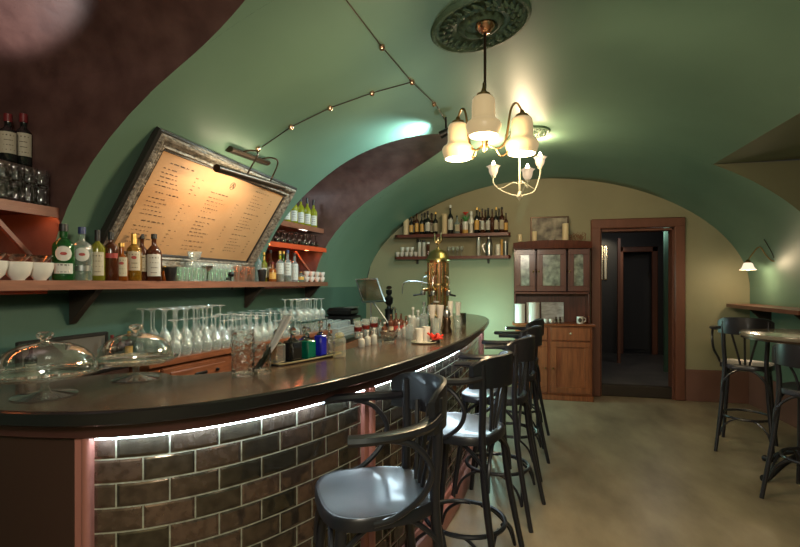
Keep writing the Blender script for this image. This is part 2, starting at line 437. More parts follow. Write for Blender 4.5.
for y in RN:
    n = 14; L = [(XC + vx(SP + (zt - SP) * i / n), y, SP + (zt - SP) * i / n) for i in range(n + 1)]
    L = [(XR, y, 0)] + L; n += 1
    mb.add(L + [(4.2, y, p[2]) for p in L], [(i, i + 1, n + 2 + i, n + 1 + i) for i in range(n)])
mb.add([(4.2, RN[0], 0), (4.2, RN[1], 0), (4.2, RN[1], 2.7), (4.2, RN[0], 2.7)], [(0, 1, 2, 3)])
struct('wall_right_recess', mb, 'recess', 30)
mb = MB(); mb.add([(XL, YF, 0), (XL, YB, 0), (XL, YB, SP), (XL, YF, SP)], [(0, 1, 2, 3)]); struct('wall_left', mb, 'lowwall')
mb = MB()
mb.add([(XR, RN[1], 0), (XR, YB, 0), (XR, YB, SP), (XR, RN[1], SP)], [(0, 1, 2, 3)])
mb.add([(XR, YF, 0), (XR, RN[0], 0), (XR, RN[0], SP), (XR, YF, SP)], [(0, 1, 2, 3)]); struct('wall_right', mb, 'vault')
# back wall with the door opening
DX0 = on_y(599, 390, YB)[0]; DX1 = on_y(675.5, 390, YB)[0]; DZ = on_y(640, 228, YB)[2]
def arch_poly(x0, x1, zlo, n=40):
    return [(x0 + (x1 - x0) * i / n, vz(x0 + (x1 - x0) * i / n)) for i in range(n + 1)]
mb = MB()
def wallstrip(x0, x1, z0, Y, n=24):
    vs = []; 
    for i in range(n + 1):
        x = x0 + (x1 - x0) * i / n; vs += [(x, Y, z0), (x, Y, max(z0 + .01, vz(max(XL + 1e-3, min(XR - 1e-3, x)))))]
    mb.add(vs, [(2 * i, 2 * i + 2, 2 * i + 3, 2 * i + 1) for i in range(n)])
wallstrip(XL, DX0, 0, YB, 50); wallstrip(DX0, DX1, DZ, YB); wallstrip(DX1, XR, 0, YB, 40)
struct('wall_back', mb, 'backwall')
mb = MB(); wallstrip(XL, XR, 0, YF, 60); struct('wall_front', mb, 'backwall')
mb = MB(); mb.box((1.0, 2.6, -.05), (6.6, 8.5, .1)); struct('floor', mb, 'floor')
# baseboards (brown dado)
mb = MB(); mb.box(((DX1 + .09 + XR) / 2, YB - .012, .2), (XR - DX1 - .09, .024, .40), bev=.004); struct('baseboard_back', mb, 'salmon')
mb = MB(); mb.box((XR - .012, (RN[1] + YB) / 2, .2), (.024, YB - RN[1] - .05, .40), bev=.004); struct('baseboard_right', mb, 'salmon')
# door frame
t = bpy.data.objects.new('door_1', None); COL.objects.link(t); t['kind'] = 'structure'; t.location = ((DX0 + DX1) / 2, YB, 0)
o0 = t.location
fw = .125
for nm, c, d in (('frame_jamb', (DX0 - fw / 2 + .02, YB - .01, DZ / 2 + .02), (fw, .07, DZ + .04)), ('frame_jamb', (DX1 + fw / 2 - .02, YB - .01, DZ / 2 + .02), (fw, .07, DZ + .04)),
                 ('frame_head', ((DX0 + DX1) / 2, YB - .012, DZ + fw / 2), (DX1 - DX0 + 2 * fw - .04, .074, fw))):
    MB().box(c, d, bev=.012).build(nm, 'trim', t, o0)
for x in (DX0 + .02, DX1 - .02): MB().box((x, YB + .09, DZ / 2), (.03, .16, DZ)).build('frame_lining', 'trim', t, o0)
MB().box(((DX0 + DX1) / 2, YB + .09, DZ - .02), (DX1 - DX0, .16, .03)).build('frame_lining', 'trim', t, o0)
# corridor behind the door
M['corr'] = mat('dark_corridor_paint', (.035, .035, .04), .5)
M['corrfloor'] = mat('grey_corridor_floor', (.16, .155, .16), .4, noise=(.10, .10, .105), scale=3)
cx0, cx1, cy1 = DX0 - .25, DX1 + 1.0, YB + 3.2
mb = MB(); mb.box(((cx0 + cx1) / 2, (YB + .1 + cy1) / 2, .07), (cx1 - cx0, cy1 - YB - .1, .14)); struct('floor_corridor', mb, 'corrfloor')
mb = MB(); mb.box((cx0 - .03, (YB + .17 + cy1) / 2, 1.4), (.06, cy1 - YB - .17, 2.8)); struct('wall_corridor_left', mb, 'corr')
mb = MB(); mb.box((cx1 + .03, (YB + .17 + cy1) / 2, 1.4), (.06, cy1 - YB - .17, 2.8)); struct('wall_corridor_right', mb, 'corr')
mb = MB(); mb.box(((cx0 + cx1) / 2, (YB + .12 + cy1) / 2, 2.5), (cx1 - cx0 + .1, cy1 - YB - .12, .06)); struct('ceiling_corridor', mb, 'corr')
fx0, fx1 = on_y(623, 300, cy1)[0], on_y(651.5, 300, cy1)[0]; fz = on_y(640, 252, cy1)[2]
mb = MB()
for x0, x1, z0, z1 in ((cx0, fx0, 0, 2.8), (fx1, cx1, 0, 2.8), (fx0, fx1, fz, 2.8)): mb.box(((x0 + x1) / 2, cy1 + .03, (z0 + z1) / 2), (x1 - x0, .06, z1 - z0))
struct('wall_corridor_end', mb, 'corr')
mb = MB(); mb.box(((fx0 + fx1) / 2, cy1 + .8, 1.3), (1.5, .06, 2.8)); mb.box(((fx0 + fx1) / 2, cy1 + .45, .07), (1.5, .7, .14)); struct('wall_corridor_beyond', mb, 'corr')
mb = MB(); mb.box(((DX0 + DX1) / 2, YB + .08, .075), (DX1 - DX0, .10, .15), bev=.01); struct('trim_3', mb, 'bracket')
t = bpy.data.objects.new('door_2', None); COL.objects.link(t); t['kind'] = 'structure'; t.location = ((fx0 + fx1) / 2, cy1, .14); o0 = t.location
for x in (fx0 - .05, fx1 + .05): MB().box((x, cy1 - .02, fz / 2 + .12), (.10, .06, fz - .04), bev=.01).build('frame_jamb', 'trim', t, o0)
MB().box(((fx0 + fx1) / 2, cy1 - .02, fz + .05), (fx1 - fx0 + .2, .06, .1), bev=.01).build('frame_head', 'trim', t, o0)
# corridor pilaster trims
mb = MB(); mb.box((on_y(618.8, 300, YB + 2.0)[0], YB + 2.0, 1.2), (.045, .06, 2.12)); struct('trim_1', mb, 'trim')
mb = MB(); mb.box((on_y(666.5, 300, YB + 1.3)[0], YB + 1.3, 1.3), (.07, .06, 2.32)); struct('trim_2', mb, 'lowwall')
lamp('POINT', ((cx0 + cx1) / 2 + .2, YB + 1.2, 2.3), 4, (1, .93, .84), .1)

# ------------------------------------------------------------------ bar
ZB = 1.13
front_px = [(0, 412.7), (60, 414.2), (120, 411.3), (172, 407), (222, 400.7), (270, 393.3), (322, 383), (360, 374), (400, 363), (432, 352.5), (455, 343.8), (472, 335.8), (485, 328), (488.7, 320.5)]
fp = [(-2.06, 1.10, 0), (-1.75, 1.075, 0)] + [(*on_z(x, y, ZB)[:2], 0) for x, y in front_px]
fp = [Vector(p) for p in fp]
# smooth the plan curve a little
for _ in range(2): fp = [fp[0]] + [fp[i] * .6 + (fp[i - 1] + fp[i + 1]) * .2 for i in range(1, len(fp) - 1)] + [fp[-1]]
tip = [Vector((-.245, 5.15, 0)), Vector((-.32, 5.5, 0)), Vector((-.47, 5.78, 0)), Vector((-.70, 5.9, 0))]
front = [Vector((p.x, p.y, 0)) for p in catmull(fp + tip, 8)]
# drop duplicate points
q = [front[0]]
for p in front[1:]:
    if (p - q[-1]).length > .012: q.append(p)
front = q
def off(path, d):                          # offset to the left of travel (the barman's side)
    out = []
    for i, p in enumerate(path):
        a = path[max(0, i - 1)]; b_ = path[min(len(path) - 1, i + 1)]; t = (b_ - a).normalized()
        out.append(Vector((p.x - t.y * d, p.y + t.x * d, 0)))
    return out
i_tip = min(range(len(front)), key=lambda i: abs(front[i].y - 5.0))
inner = [(-2.06, 1.44), (-1.82, 1.47), (-1.62, 1.60), (-1.50, 1.70), (-1.39, 1.70), (-1.30, 1.67), (-1.146, 1.80), (-1.0, 2.1), (-.9, 2.5), (-.86, 2.9), (-.85, 3.4), (-.88, 4.0), (-.93, 4.5), (-.99, 5.0), (-1.0, 5.4), (-.98, 5.88)]
inner = [Vector((a, b_, 0)) for a, b_ in inner]; inner = [Vector((p.x, p.y, 0)) for p in catmull(inner, 5)]
ct = thing('countertop', 'long dark polished countertop curving along the bar with a black edge', 'countertop', (-.8, 2.6, ZB - .045))
mb = MB(); poly = [tuple(p) for p in off(front, .012)] + [tuple(p) for p in inner[::-1]]
mb.prism([(p[0], p[1]) for p in poly], ZB - .03, ZB); mb.build('top_board', 'counter', ct, ct.location, smooth=30)
mb = MB(); mb.ribbon(front, [(-.03, ZB - .001), (-.006, ZB - .001), (0, ZB - .006), (0, ZB - .04), (-.006, ZB - .045), (-.05, ZB - .045)]); mb.build('edge_band', 'edge', ct, ct.location)
bar = thing('bar_counter', 'curved bar faced with mirrored metro tiles between rose pillars', 'bar', (-.9, 2.6, 0))
panel = off(front, .09); BL = bar.location
def arc(path):
    s = [0]
    for i in range(1, len(path)): s.append(s[-1] + (path[i] - path[i - 1]).length)
    return s
def px_of(p, z):
    dep = -SY * p.x + CY * p.y; r = CY * p.x + SY * p.y; return 400 + F_PX * r / dep
def near_px(x): return min(range(len(panel)), key=lambda i: abs(px_of(panel[i], 1) - x) if panel[i].y < 4.9 else 1e9)
i1, i2 = near_px(93), near_px(366); i3 = i_tip
ZT0, ZT1 = .155, 1.035
mb = MB(); mb.ribbon(off(front, .045), [(-.05, ZB - .045), (0, ZB - .045), (0, ZB - .052), (-.008, ZB - .056), (-.008, ZB - .09), (-.014, ZB - .095), (-.06, ZB - .095)]); mb.build('fascia', 'fascia', bar, BL)
# end panel at the near end (plain dark brown), runs to the wall
mb = MB(); pp = off(front, .075)[:i1 + 1]; mb.ribbon(pp, [(0, .0), (0, ZT1), (-.05, ZT1), (-.05, 0)], closed=True); mb.build('end_panel', 'endpanel', bar, BL)
s_ = arc(panel)
def tiles(a, b_):
    mb = MB(); uv = []; vs = []
    for i in range(a, b_ + 1):
        for z in (ZT0, ZT1): vs.append((panel[i].x, panel[i].y, z)); uv.append((s_[i] - s_[a] + .082, z - ZT1 + .9 + .0))
    n = b_ - a
    mb.add(vs, [(2 * i, 2 * i + 2, 2 * i + 3, 2 * i + 1) for i in range(n)]); mb.uv = uv
    return mb.build('tile_panel', 'tile', bar, BL)
tiles(i1, i2); tiles(i2, i3)
def pillar(i, w=.042, lead=True):
    p = panel[i]; a = panel[max(0, i - 2)]; b_ = panel[min(len(panel) - 1, i + 2)]; t = (b_ - a).normalized(); nn = Vector((t.y, -t.x, 0)); an = atan2(t.y, t.x)
    mb = MB()
    c = p + nn * .005
    mb.box((c.x, c.y, ZT1 / 2), (w * 1.9, .03, ZT1), rot=an, bev=.004)
    c = p + nn * .018
    mb.lathe([(w / 2, 0.0), (w / 2, ZT1)], 14, (c.x + t.x * .012, c.y + t.y * .012, 0))
    mb.build('pillar', 'pillar', bar, BL)
pillar(max(0, i1 - 1), .026); pillar(i2); pillar(i3)
mb = MB(); mb.ribbon(panel[i1:i3 + 1], [(0, 0), (.05, 0), (.05, .10), (.04, .115), (.02, .12), (.02, .145), (.012, .155), (0, .155)]); mb.build('plinth', 'pillar', bar, BL)
mb = MB(); mb.ribbon(off(front, .071)[i1 + 1:], [(0, ZT1 - .002), (-.010, ZT1 - .002), (-.010, ZT1 - .008), (0, ZT1 - .008)], closed=True); mb.build('light_strip', 'led', bar, BL)['label'] = 'cool white light strip under the counter edge'
mb = MB(); mb.ribbon(panel[i3:], [(0, 0), (0, ZT1)]); mb.build('end_panel', 'fascia', bar, BL)
mb = MB(); mb.ribbon(inner, [(.06, .05), (.06, ZB - .03)]); mb.build('back_panel', 'endpanel', bar, BL)

lamp('POINT', (-.36, 6.15, .95), 13, (.5, .95, .80), .05)     # added point light without fitting, for the cool glow round the far end
# ------------------------------------------------------------------ bar stools
def make_stool(name, label, loc, ang, group, back_top=1.15, arms=True):
    t = thing(name, label, 'bar stool', loc, ang - pi / 2, group)
    def outline(w, d, n=40, y0=-.0):
        pts = []
        for k in range(n):
            a = 2 * pi * k / n; c, s = cos(a), sin(a); e = 2 / 3.0
            x = math.copysign(abs(c) ** e, c) * w; y = math.copysign(abs(s) ** e, s) * d
            x *= 1 + .09 * (y / d); pts.append((x, y + y0))
        return pts
    o1 = outline(.205, .205); o2 = outline(.19, .19)
    mb = MB(); n = len(o1)
    prof = [(o1, .735), (o1, .768), (outline(.2, .2), .776)]
    vs = []
    for pl, z in prof: vs += [(x, y, z) for x, y in pl]
    mb.add(vs, [(r * n + k, r * n + (k + 1) % n, (r + 1) * n + (k + 1) % n, (r + 1) * n + k) for r in range(2) for k in range(n)] + [tuple(range(n))[::-1]])
    mb.add([(x, y, .776) for x, y in outline(.2, .2)] + [(x, y, .775) for x, y in outline(.188, .188)], [(k, (k + 1) % n, n + (k + 1) % n, n + k) for k in range(n)])
    mb.build('seat_frame', 'black', t)
    mb = MB(); vs = []
    for f, dz in ((1, .0), (.93, -.003), (.75, -.009), (.45, -.013), (.15, -.014)): vs += [(x * f, y * f, .776 + dz) for x, y in o2]
    mb.add(vs, [(r * n + k, r * n + (k + 1) % n, (r + 1) * n + (k + 1) % n, (r + 1) * n + k) for r in range(4) for k in range(n)] + [tuple(4 * n + k for k in range(n))])
    mb.build('seat', 'seat', t, smooth=60)
    FL = {}
    for sx in (-1, 1):
        f = catmull([(sx * .155, .15, .745), (sx * .168, .172, .5), (sx * .185, .205, .25), (sx * .205, .235, 0)], 4)
        MB().tube(f, [.019 - .005 * i / (len(f) - 1) for i in range(len(f))], 10).build('leg', 'black', t)
        r = catmull([(sx * .163, -.170, back_top - .03), (sx * .158, -.172, .95), (sx * .15, -.165, .77), (sx * .165, -.188, .5), (sx * .185, -.23, .25), (sx * .205, -.28, 0)], 4)
        MB().tube(r, [.0175 if p.z > .5 else .014 + .007 * p.z for p in r], 10).build('leg', 'black', t)['label'] = 'rear leg rising into a back post'
    # wide curved top rail
    hw = .055; mb = MB(); N = 18; vs = []
    for i in range(N + 1):
        u = i / N * 2 - 1; x = u * .205; y = -.245 + .115 * u * u; top = back_top + .01 - .012 * u ** 2 - .03 * u ** 8; bot = back_top - .145 + .004 * u * u
        for (dy, z) in ((-.011, bot), (-.014, (top + bot) / 2), (-.012, top - .004), (0, top), (.010, top - .004), (.008, (top + bot) / 2), (.011, bot)): vs.append((x, y + dy, z))
    m = 7
    mb.add(vs, [(i * m + k, i * m + (k + 1) % m, (i + 1) * m + (k + 1) % m, (i + 1) * m + k) for i in range(N) for k in range(m)] + [tuple(range(m)), tuple(N * m + k for k in range(m))[::-1]])
    mb.build('top_rail', 'black', t)
    for u in (-.55, 0, .55):
        s = catmull([(u * .06, -.165, .775), (u * .10, -.178, .88), (u * .19, -.205 + .02 * abs(u), back_top - .1)], 5)
        MB().tube(s, .009, 6).build('spindle', 'black', t)
    if arms:
        for sx in (-1, 1):
            za = back_top - .10
            a = catmull([(sx * .17, -.165, za + .01), (sx * .225, -.10, za - .005), (sx * .262, .0, za - .01), (sx * .268, .09, za - .012), (sx * .255, .15, za - .014)], 5)
            MB().tube(a, [.026 if i < 3 else .028 for i in range(len(a))], 8, flat=.017).build('armrest', 'black', t)
            b_ = catmull([(sx * .262, .02, za - .02), (sx * .258, -.06, za - .05), (sx * .25, -.115, za - .13), (sx * .24, -.09, za - .21), (sx * .222, -.01, za - .275), (sx * .208, .06, .755)], 6)
            MB().tube(b_, .0105, 8).build('arm_support', 'black', t)
    # hoop and bent braces
    hz = .30; mb = MB(); mb.tube([(cos(a) * .188, -.015 + sin(a) * .205, hz) for a in [2 * pi * k / 36 for k in range(36)]], .0115, 8, closed=True); mb.build('foot_ring', 'black', t)
    hz2 = .42
    L = {'fl': (-.172, .185), 'fr': (.172, .185), 'bl': (-.168, -.2), 'br': (.168, -.2)}
    for a, b_ in (('fl', 'fr'), ('fr', 'br'), ('br', 'bl'), ('bl', 'fl')):
        A, B = Vector((*L[a], 0)), Vector((*L[b_], 0)); mb = MB()
        pts = [A + Vector((0, 0, .53)), A.lerp(B, .06) * .98 + Vector((0, 0, .64)), A.lerp(B, .28) * .93 + Vector((0, 0, .72)), A.lerp(B, .5) * .9 + Vector((0, 0, .732)), A.lerp(B, .72) * .93 + Vector((0, 0, .72)), A.lerp(B, .94) * .98 + Vector((0, 0, .64)), B + Vector((0, 0, .53))]
        MB().tube(catmull(pts, 4), .0095, 7).build('brace', 'black', t)
    for a, b_ in (('fr', 'br'), ('br', 'bl'), ('bl', 'fl')):
        A, B = Vector((*L[a], 0)) * 1.1, Vector((*L[b_], 0)) * 1.1
        pts = [A + Vector((0, 0, .13)), A.lerp(B, .07) * .97 + Vector((0, 0, .22)), A.lerp(B, .25) * .93 + Vector((0, 0, .285)), A.lerp(B, .42) * .92 + Vector((0, 0, .298)), ]
        pts2 = [B + Vector((0, 0, .13)), B.lerp(A, .07) * .97 + Vector((0, 0, .22)), B.lerp(A, .25) * .93 + Vector((0, 0, .285)), B.lerp(A, .42) * .92 + Vector((0, 0, .298))]
        MB().tube(catmull(pts, 4), .0085, 7).build('brace', 'black', t); MB().tube(catmull(pts2, 4), .0085, 7).build('brace', 'black', t)
    return t
G = 'black bentwood stools along the bar'
st = make_stool('bar_stool', 'black bentwood bar stool nearest the viewer, seat shining, at the bar', (-.47, 1.63, 0), radians(211), G)
for (x, y, a, l) in ((-.25, 2.47, 163, 'black bentwood bar stool second from the viewer along the bar'), (-.11, 3.26, 166, 'black bentwood bar stool in the middle of the five along the bar'),
                     (-.02, 4.03, 168, 'black bentwood bar stool second from the wood cabinet along the bar'), (.04, 4.78, 170, 'black bentwood bar stool farthest along the bar, nearest the wood cabinet')):
    dup(st, (x, y, 0), radians(a - 90), l)
make_stool('bar_stool', 'black bentwood stool between the round table and the back wall', (2.08, 4.97, 0), radians(63), 'black stools around the round table', back_top=1.19)
make_stool('bar_stool', 'black bentwood stool on the near side of the round table, cut by frame edge', (2.04, 3.86, 0), radians(41), 'black stools around the round table', back_top=1.08, arms=False)

# ------------------------------------------------------------------ round high table, wall ledge
TX, TY = 2.21, 4.29
t = thing('high_table', 'round high table with grey top and cast iron foot at the right edge', 'table', (TX, TY, 0))
MB().lathe([(.40, 1.075), (.43, 1.08), (.435, 1.092), (.43, 1.108), (.42, 1.11), (0, 1.11)], 40).build('tabletop', mat('grey_table_top', (.22, .19, .15), .22, noise=(.17, .145, .11), scale=6, coat=.3), t)
MB().lathe([(.415, 1.062), (.425, 1.065), (.425, 1.08), (.40, 1.08)], 40).build('top_rim', 'bronze', t)
MB().lathe([(.12, 1.06), (.12, 1.05), (.04, 1.03), (.03, .95), (.03, .35), (.05, .3), (.06, .2), (.045, .15), (.05, .1), (0, .09)], 20).build('column', 'iron', t)
for k in range(4):
    a = radians(200 + 90 * k); P = [(cos(a) * r, sin(a) * r, z) for r, z in ((.03, .2), (.12, .17), (.22, .12), (.31, .05), (.35, .022), (.39, .025))]
    MB().tube(catmull(P, 4), [.022] * 17 + [.024, .026, .028, .024], 10).build('foot', 'iron', t)
p0 = (2.60, 6.72)
t = thing('wall_ledge', 'brown wooden ledge on the right wall above the stool', 'shelf', (2.75, 6.0, 1.2))
mb = MB(); mb.prism([(XR - .002, 6.74), (2.63, 6.74), (2.58, 6.7), (2.56, 6.62), (2.56, 5.12), (XR - .002, 5.12)], 1.205, 1.245); mb.build('board', 'trim', t, t.location)
for y in (5.4, 6.3): MB().add([(XR, y - .012, 1.205), (XR, y + .012, 1.205), (2.65, y - .012, 1.205), (2.65, y + .012, 1.205), (XR, y - .012, .98), (XR, y + .012, .98)], [(0, 2, 4), (1, 5, 3), (2, 3, 5, 4), (0, 1, 3, 2), (0, 4, 5, 1)]).build('bracket', 'bracket', t, t.location)

# ------------------------------------------------------------------ dresser cabinet
CYF = 6.42; cxl = on_y(514, 390, CYF)[0]; cxr = on_y(594, 390, CYF)[0]; cxm = (cxl + cxr) / 2; cw = cxr - cxl
cz = lambda y, Y=CYF, x=565: on_y(x, y, Y)[2]
cab = thing('dresser_cabinet', 'reddish wooden dresser with glazed upper doors beside the doorway', 'cabinet', (cxm, 6.6, 0)); CL = cab.location
def cbox(nm, x0, x1, y0, y1, z0, z1, m, par=cab, bev=.006, org=None):
    return MB().box(((x0 + x1) / 2, (y0 + y1) / 2, (z0 + z1) / 2), (x1 - x0, y1 - y0, z1 - z0), bev=bev).build(nm, m, par, CL if par is cab else (0, 0, 0))
zc, zd0, zd1, zu0, zu1 = cz(324), cz(326) - .015, cz(341), cz(292), cz(248)
ztop = cz(240)
cbox('plinth', cxl, cxr, CYF + .01, YB - .01, 0, .07, 'cabwood')
cbox('lower_body', cxl + .015, cxr - .015, CYF + .02, YB - .01, .07, zc - .03, 'cabwood')
cbox('worktop', cxl - .02, cxr + .02, CYF - .02, YB - .01, zc - .03, zc, 'cabwood', bev=.01)
def child(nm, mb, m, par): return mb.build(nm, m, par, CL)
dz0, dz1 = zd1 + .005, zc - .045
mid = on_y(549, 380, CYF)[0]
def panel_door(x0, x1, z0, z1, yf, m, knobx=None, inset=.075, pane=None, knobz=None):
    d = MB()
    d.box(((x0 + x1) / 2, yf + .012, z1 - inset / 2), (x1 - x0, .024, inset), bev=.004); d.box(((x0 + x1) / 2, yf + .012, z0 + inset / 2), (x1 - x0, .024, inset), bev=.004)
    d.box((x0 + inset / 2, yf + .012, (z0 + z1) / 2), (inset, .025, z1 - z0 - 2 * inset + .002), bev=.003); d.box((x1 - inset / 2, yf + .012, (z0 + z1) / 2), (inset, .025, z1 - z0 - 2 * inset + .002), bev=.003)
    door = child('door', d, m, cab)
    if pane: child('pane', MB().box(((x0 + x1) / 2, yf + .016, (z0 + z1) / 2), (x1 - x0 - 1.9 * inset, .006, z1 - z0 - 1.9 * inset)), pane, door).parent = door
    else: child('door_panel', MB().box(((x0 + x1) / 2, yf + .024, (z0 + z1) / 2), (x1 - x0 - 1.8 * inset, .010, z1 - z0 - 1.8 * inset), bev=.004), m, door)
    if knobx is not None:
        child('knob', MB().lathe([(.0, -.03), (.014, -.026), (.016, -.016), (.007, -.01), (.007, 0)], 10, (knobx, yf, (z0 + z1) / 2 if knobz is None else knobz)), 'oldbrass', door)
    return door
panel_door(cxl + .03, mid - .02, .10, zd1 - .01, CYF - .005, 'cabwood', mid - .045, .07)
panel_door(mid + .02, cxr - .04, .10, zd1 - .01, CYF - .005, 'cabwood', mid + .05, .07)
for x0, x1 in ((cxl + .03, mid - .02), (mid + .02, cxr - .04)):
    dr = child('drawer', MB().box(((x0 + x1) / 2, CYF + .005, (dz0 + dz1) / 2), (x1 - x0, .03, dz1 - dz0), bev=.006), 'cabwood', cab)
    child('knob', MB().lathe([(0, 0), (.012, .004), (.013, .012), (.006, .018), (.006, .022)], 10, ((x0 + x1) / 2, CYF - .03, (dz0 + dz1) / 2)), 'cream', dr)
YU = CYF + .10
ul, ur = cxl + .0, cxr - .03
cbox('back_board', ul, ur, YB - .04, YB - .01, zc, ztop - .05, 'cabdark')
for x in (ul + .012, ur - .012): cbox('side_panel', x - .012, x + .012, YU, YB - .02, zc, ztop - .05, 'cabdark')
cbox('upper_floor', ul, ur, YU, YB - .02, zu0 - .03, zu0, 'cabdark'); cbox('upper_shelf', ul + .03, ur - .03, YU + .05, YB - .03, (zu0 + zu1) / 2, (zu0 + zu1) / 2 + .015, 'cabdark')
w3 = (ur - ul) / 3; xs = [ul, on_y(536, 270, YU)[0], on_y(567, 270, YU)[0], ur]
for i in range(3): panel_door(xs[i] + .012, xs[i + 1] - .012, zu0 + .005, zu1 - .005, YU - .005, 'cabdark', (xs[i + 1] - .035 if i == 0 else xs[i] + .035), .072, 'frost')
mb = MB(); N = 16; vs = []
for i in range(N + 1):
    u = i / N * 2 - 1; x = cxm - .01 + u * (cw / 2 + .0); bow = -.05 * (1 - u * u); hh = ztop - .02 + .025 * (1 - u * u)
    vs += [(x, YU - .02 + bow * .6, zu1), (x, YU - .03 + bow * .6, zu1 + .02), (x, YU - .04 + bow * .6, hh - .02), (x, YU - .045 + bow * .6, hh), (x, YB - .01, hh), (x, YB - .01, zu1)]
mb.add(vs, [(i * 6 + k, i * 6 + (k + 1) % 6, (i + 1) * 6 + (k + 1) % 6, (i + 1) * 6 + k) for i in range(N) for k in range(6)] + [tuple(range(6)), tuple(N * 6 + k for k in range(6))[::-1]])
child('cornice', mb, 'cabdark', cab)
ZCT = ztop + .004

# ------------------------------------------------------------------ ceiling roses and chandeliers
def rose(loc, R, label):
    t = thing('ceiling_rose', label, 'ceiling rose', loc)
    wob = lambda a, z: 1 + .008 * cos(36 * a)
    MB().lathe([(R, .03), (R * 1.0, -.008), (R * .97, -.02), (R * .92, -.022), (R * .89, -.008), (R * .5, -.012), (R * .47, -.006), (R * .40, -.024), (R * .34, -.03), (R * .3, -.012), (0, -.012)], 72).build('rose_disc', 'rosette', t)
    mb = MB()
    for ring, n, ln in ((.76, 26, .07), (.64, 20, .08)):
        for k in range(n):
            a = 2 * pi * (k + .3 * random.random()) / n; c = Vector((cos(a), sin(a), 0)); d = Vector((-sin(a), cos(a), 0))
            pts = [c * R * (ring - ln * .7) + Vector((0, 0, -.012)), c * R * ring + d * R * .05 + Vector((0, 0, -.03)), c * R * (ring + ln * .9) - d * R * .03 + Vector((0, 0, -.012))]
            mb.tube(catmull(pts, 3), [.003, .008, .011, .012, .011, .008, .003], 6, flat=.006)
    mb.build('leaf_relief', 'rosette', t)
    t.rotation_euler = (0, -math.atan((vz(loc[0] + .15) - vz(loc[0] - .15)) / .3), 0)
    return t
H1 = on_vault(484, 22); H1 = (H1[0], H1[1], vz(H1[0]))
rose((H1[0] - .02, H1[1], vz(H1[0] - .02) - .004), .265, 'large round green plaster ceiling rose above the opal glass chandelier')
H2 = on_vault(527, 133); rose((H2[0], H2[1], vz(H2[0]) - .002), .21, 'smaller green ceiling rose above the tulip chandelier')
def bell(par, at, up=False):
    s = thing  # parts only
    sh = MB().shell([(.028, .194), (.046, .190), (.054, .178), (.056, .15), (.0565, .10), (.058, .086), (.066, .076), (.080, .066), (.086, .054), (.086, .042), (.079, .018), (.070, .0)], 28, at).build('lamp_shade', 'shade', par, smooth=60)
    MB().shell([(.069, .001), (.062, .03), (.05, .08), (.0, .11)], 20, at).build('shade_lining', 'shade_in', sh)
    MB().lathe([(.010, .23), (.014, .215), (.034, .205), (.036, .188), (.0, .186)], 16, at).build('fitter', 'oldbrass', par)
CX, CY_ = H1[0] + .005, H1[1]
ch = thing('chandelier', 'brass chandelier with three lit opal bell shades near the ceiling rose', 'chandelier', (CX, CY_, H1[2] - .012))
zr = H1[2] - .012
MB().lathe([(0, -.05), (.02, -.048), (.05, -.02), (.055, -.002), (0, 0)], 20).build('canopy', 'copper', ch)
hubz = 2.24 - zr
MB().tube([(0, 0, -.03), (0, 0, hubz + .03)], .0075, 8).build('rod', 'bronze', ch)
MB().lathe([(0, hubz - .05), (.012, hubz - .04), (.02, hubz - .02), (.014, hubz), (.022, hubz + .02), (.012, hubz + .04), (0, hubz + .06)], 14).build('hub', 'oldbrass', ch)
for (x, y) in ((483, 119), (458, 146), (522, 142)):
    pass
arms = []
for px_, py_, Y in ((483.5, 136, CY_ - .19), (458, 159, CY_ + .07), (522, 154, CY_ + .04)):
    p = on_y(px_, py_, Y); arms.append(p)
for p in arms:
    ax, ay, az = p[0] - CX, p[1] - CY_, p[2] - zr
    d = Vector((ax, ay, 0)); 
    P = [Vector((0, 0, hubz)), d * .3 + Vector((0, 0, hubz - .03)), d * .55 + Vector((0, 0, hubz + .01)), d * .70 + Vector((0, 0, az + .235)), d * .86 + Vector((0, 0, az + .268)), d + Vector((0, 0, az + .225))]
    MB().tube(catmull(P, 5), .006, 8).build('arm', 'oldbrass', ch)
    P = [d * .3 + Vector((0, 0, hubz - .03)), d * .42 + Vector((0, 0, hubz - .07)), d * .6 + Vector((0, 0, hubz - .05)), d * .58 + Vector((0, 0, hubz - .01))]
    MB().tube(catmull(P, 5), .004, 6).build('scroll', 'oldbrass', ch)
    bell(ch, (ax, ay, az))
    lamp('POINT', (p[0], p[1], p[2] - .06), 11, WARM, .05)
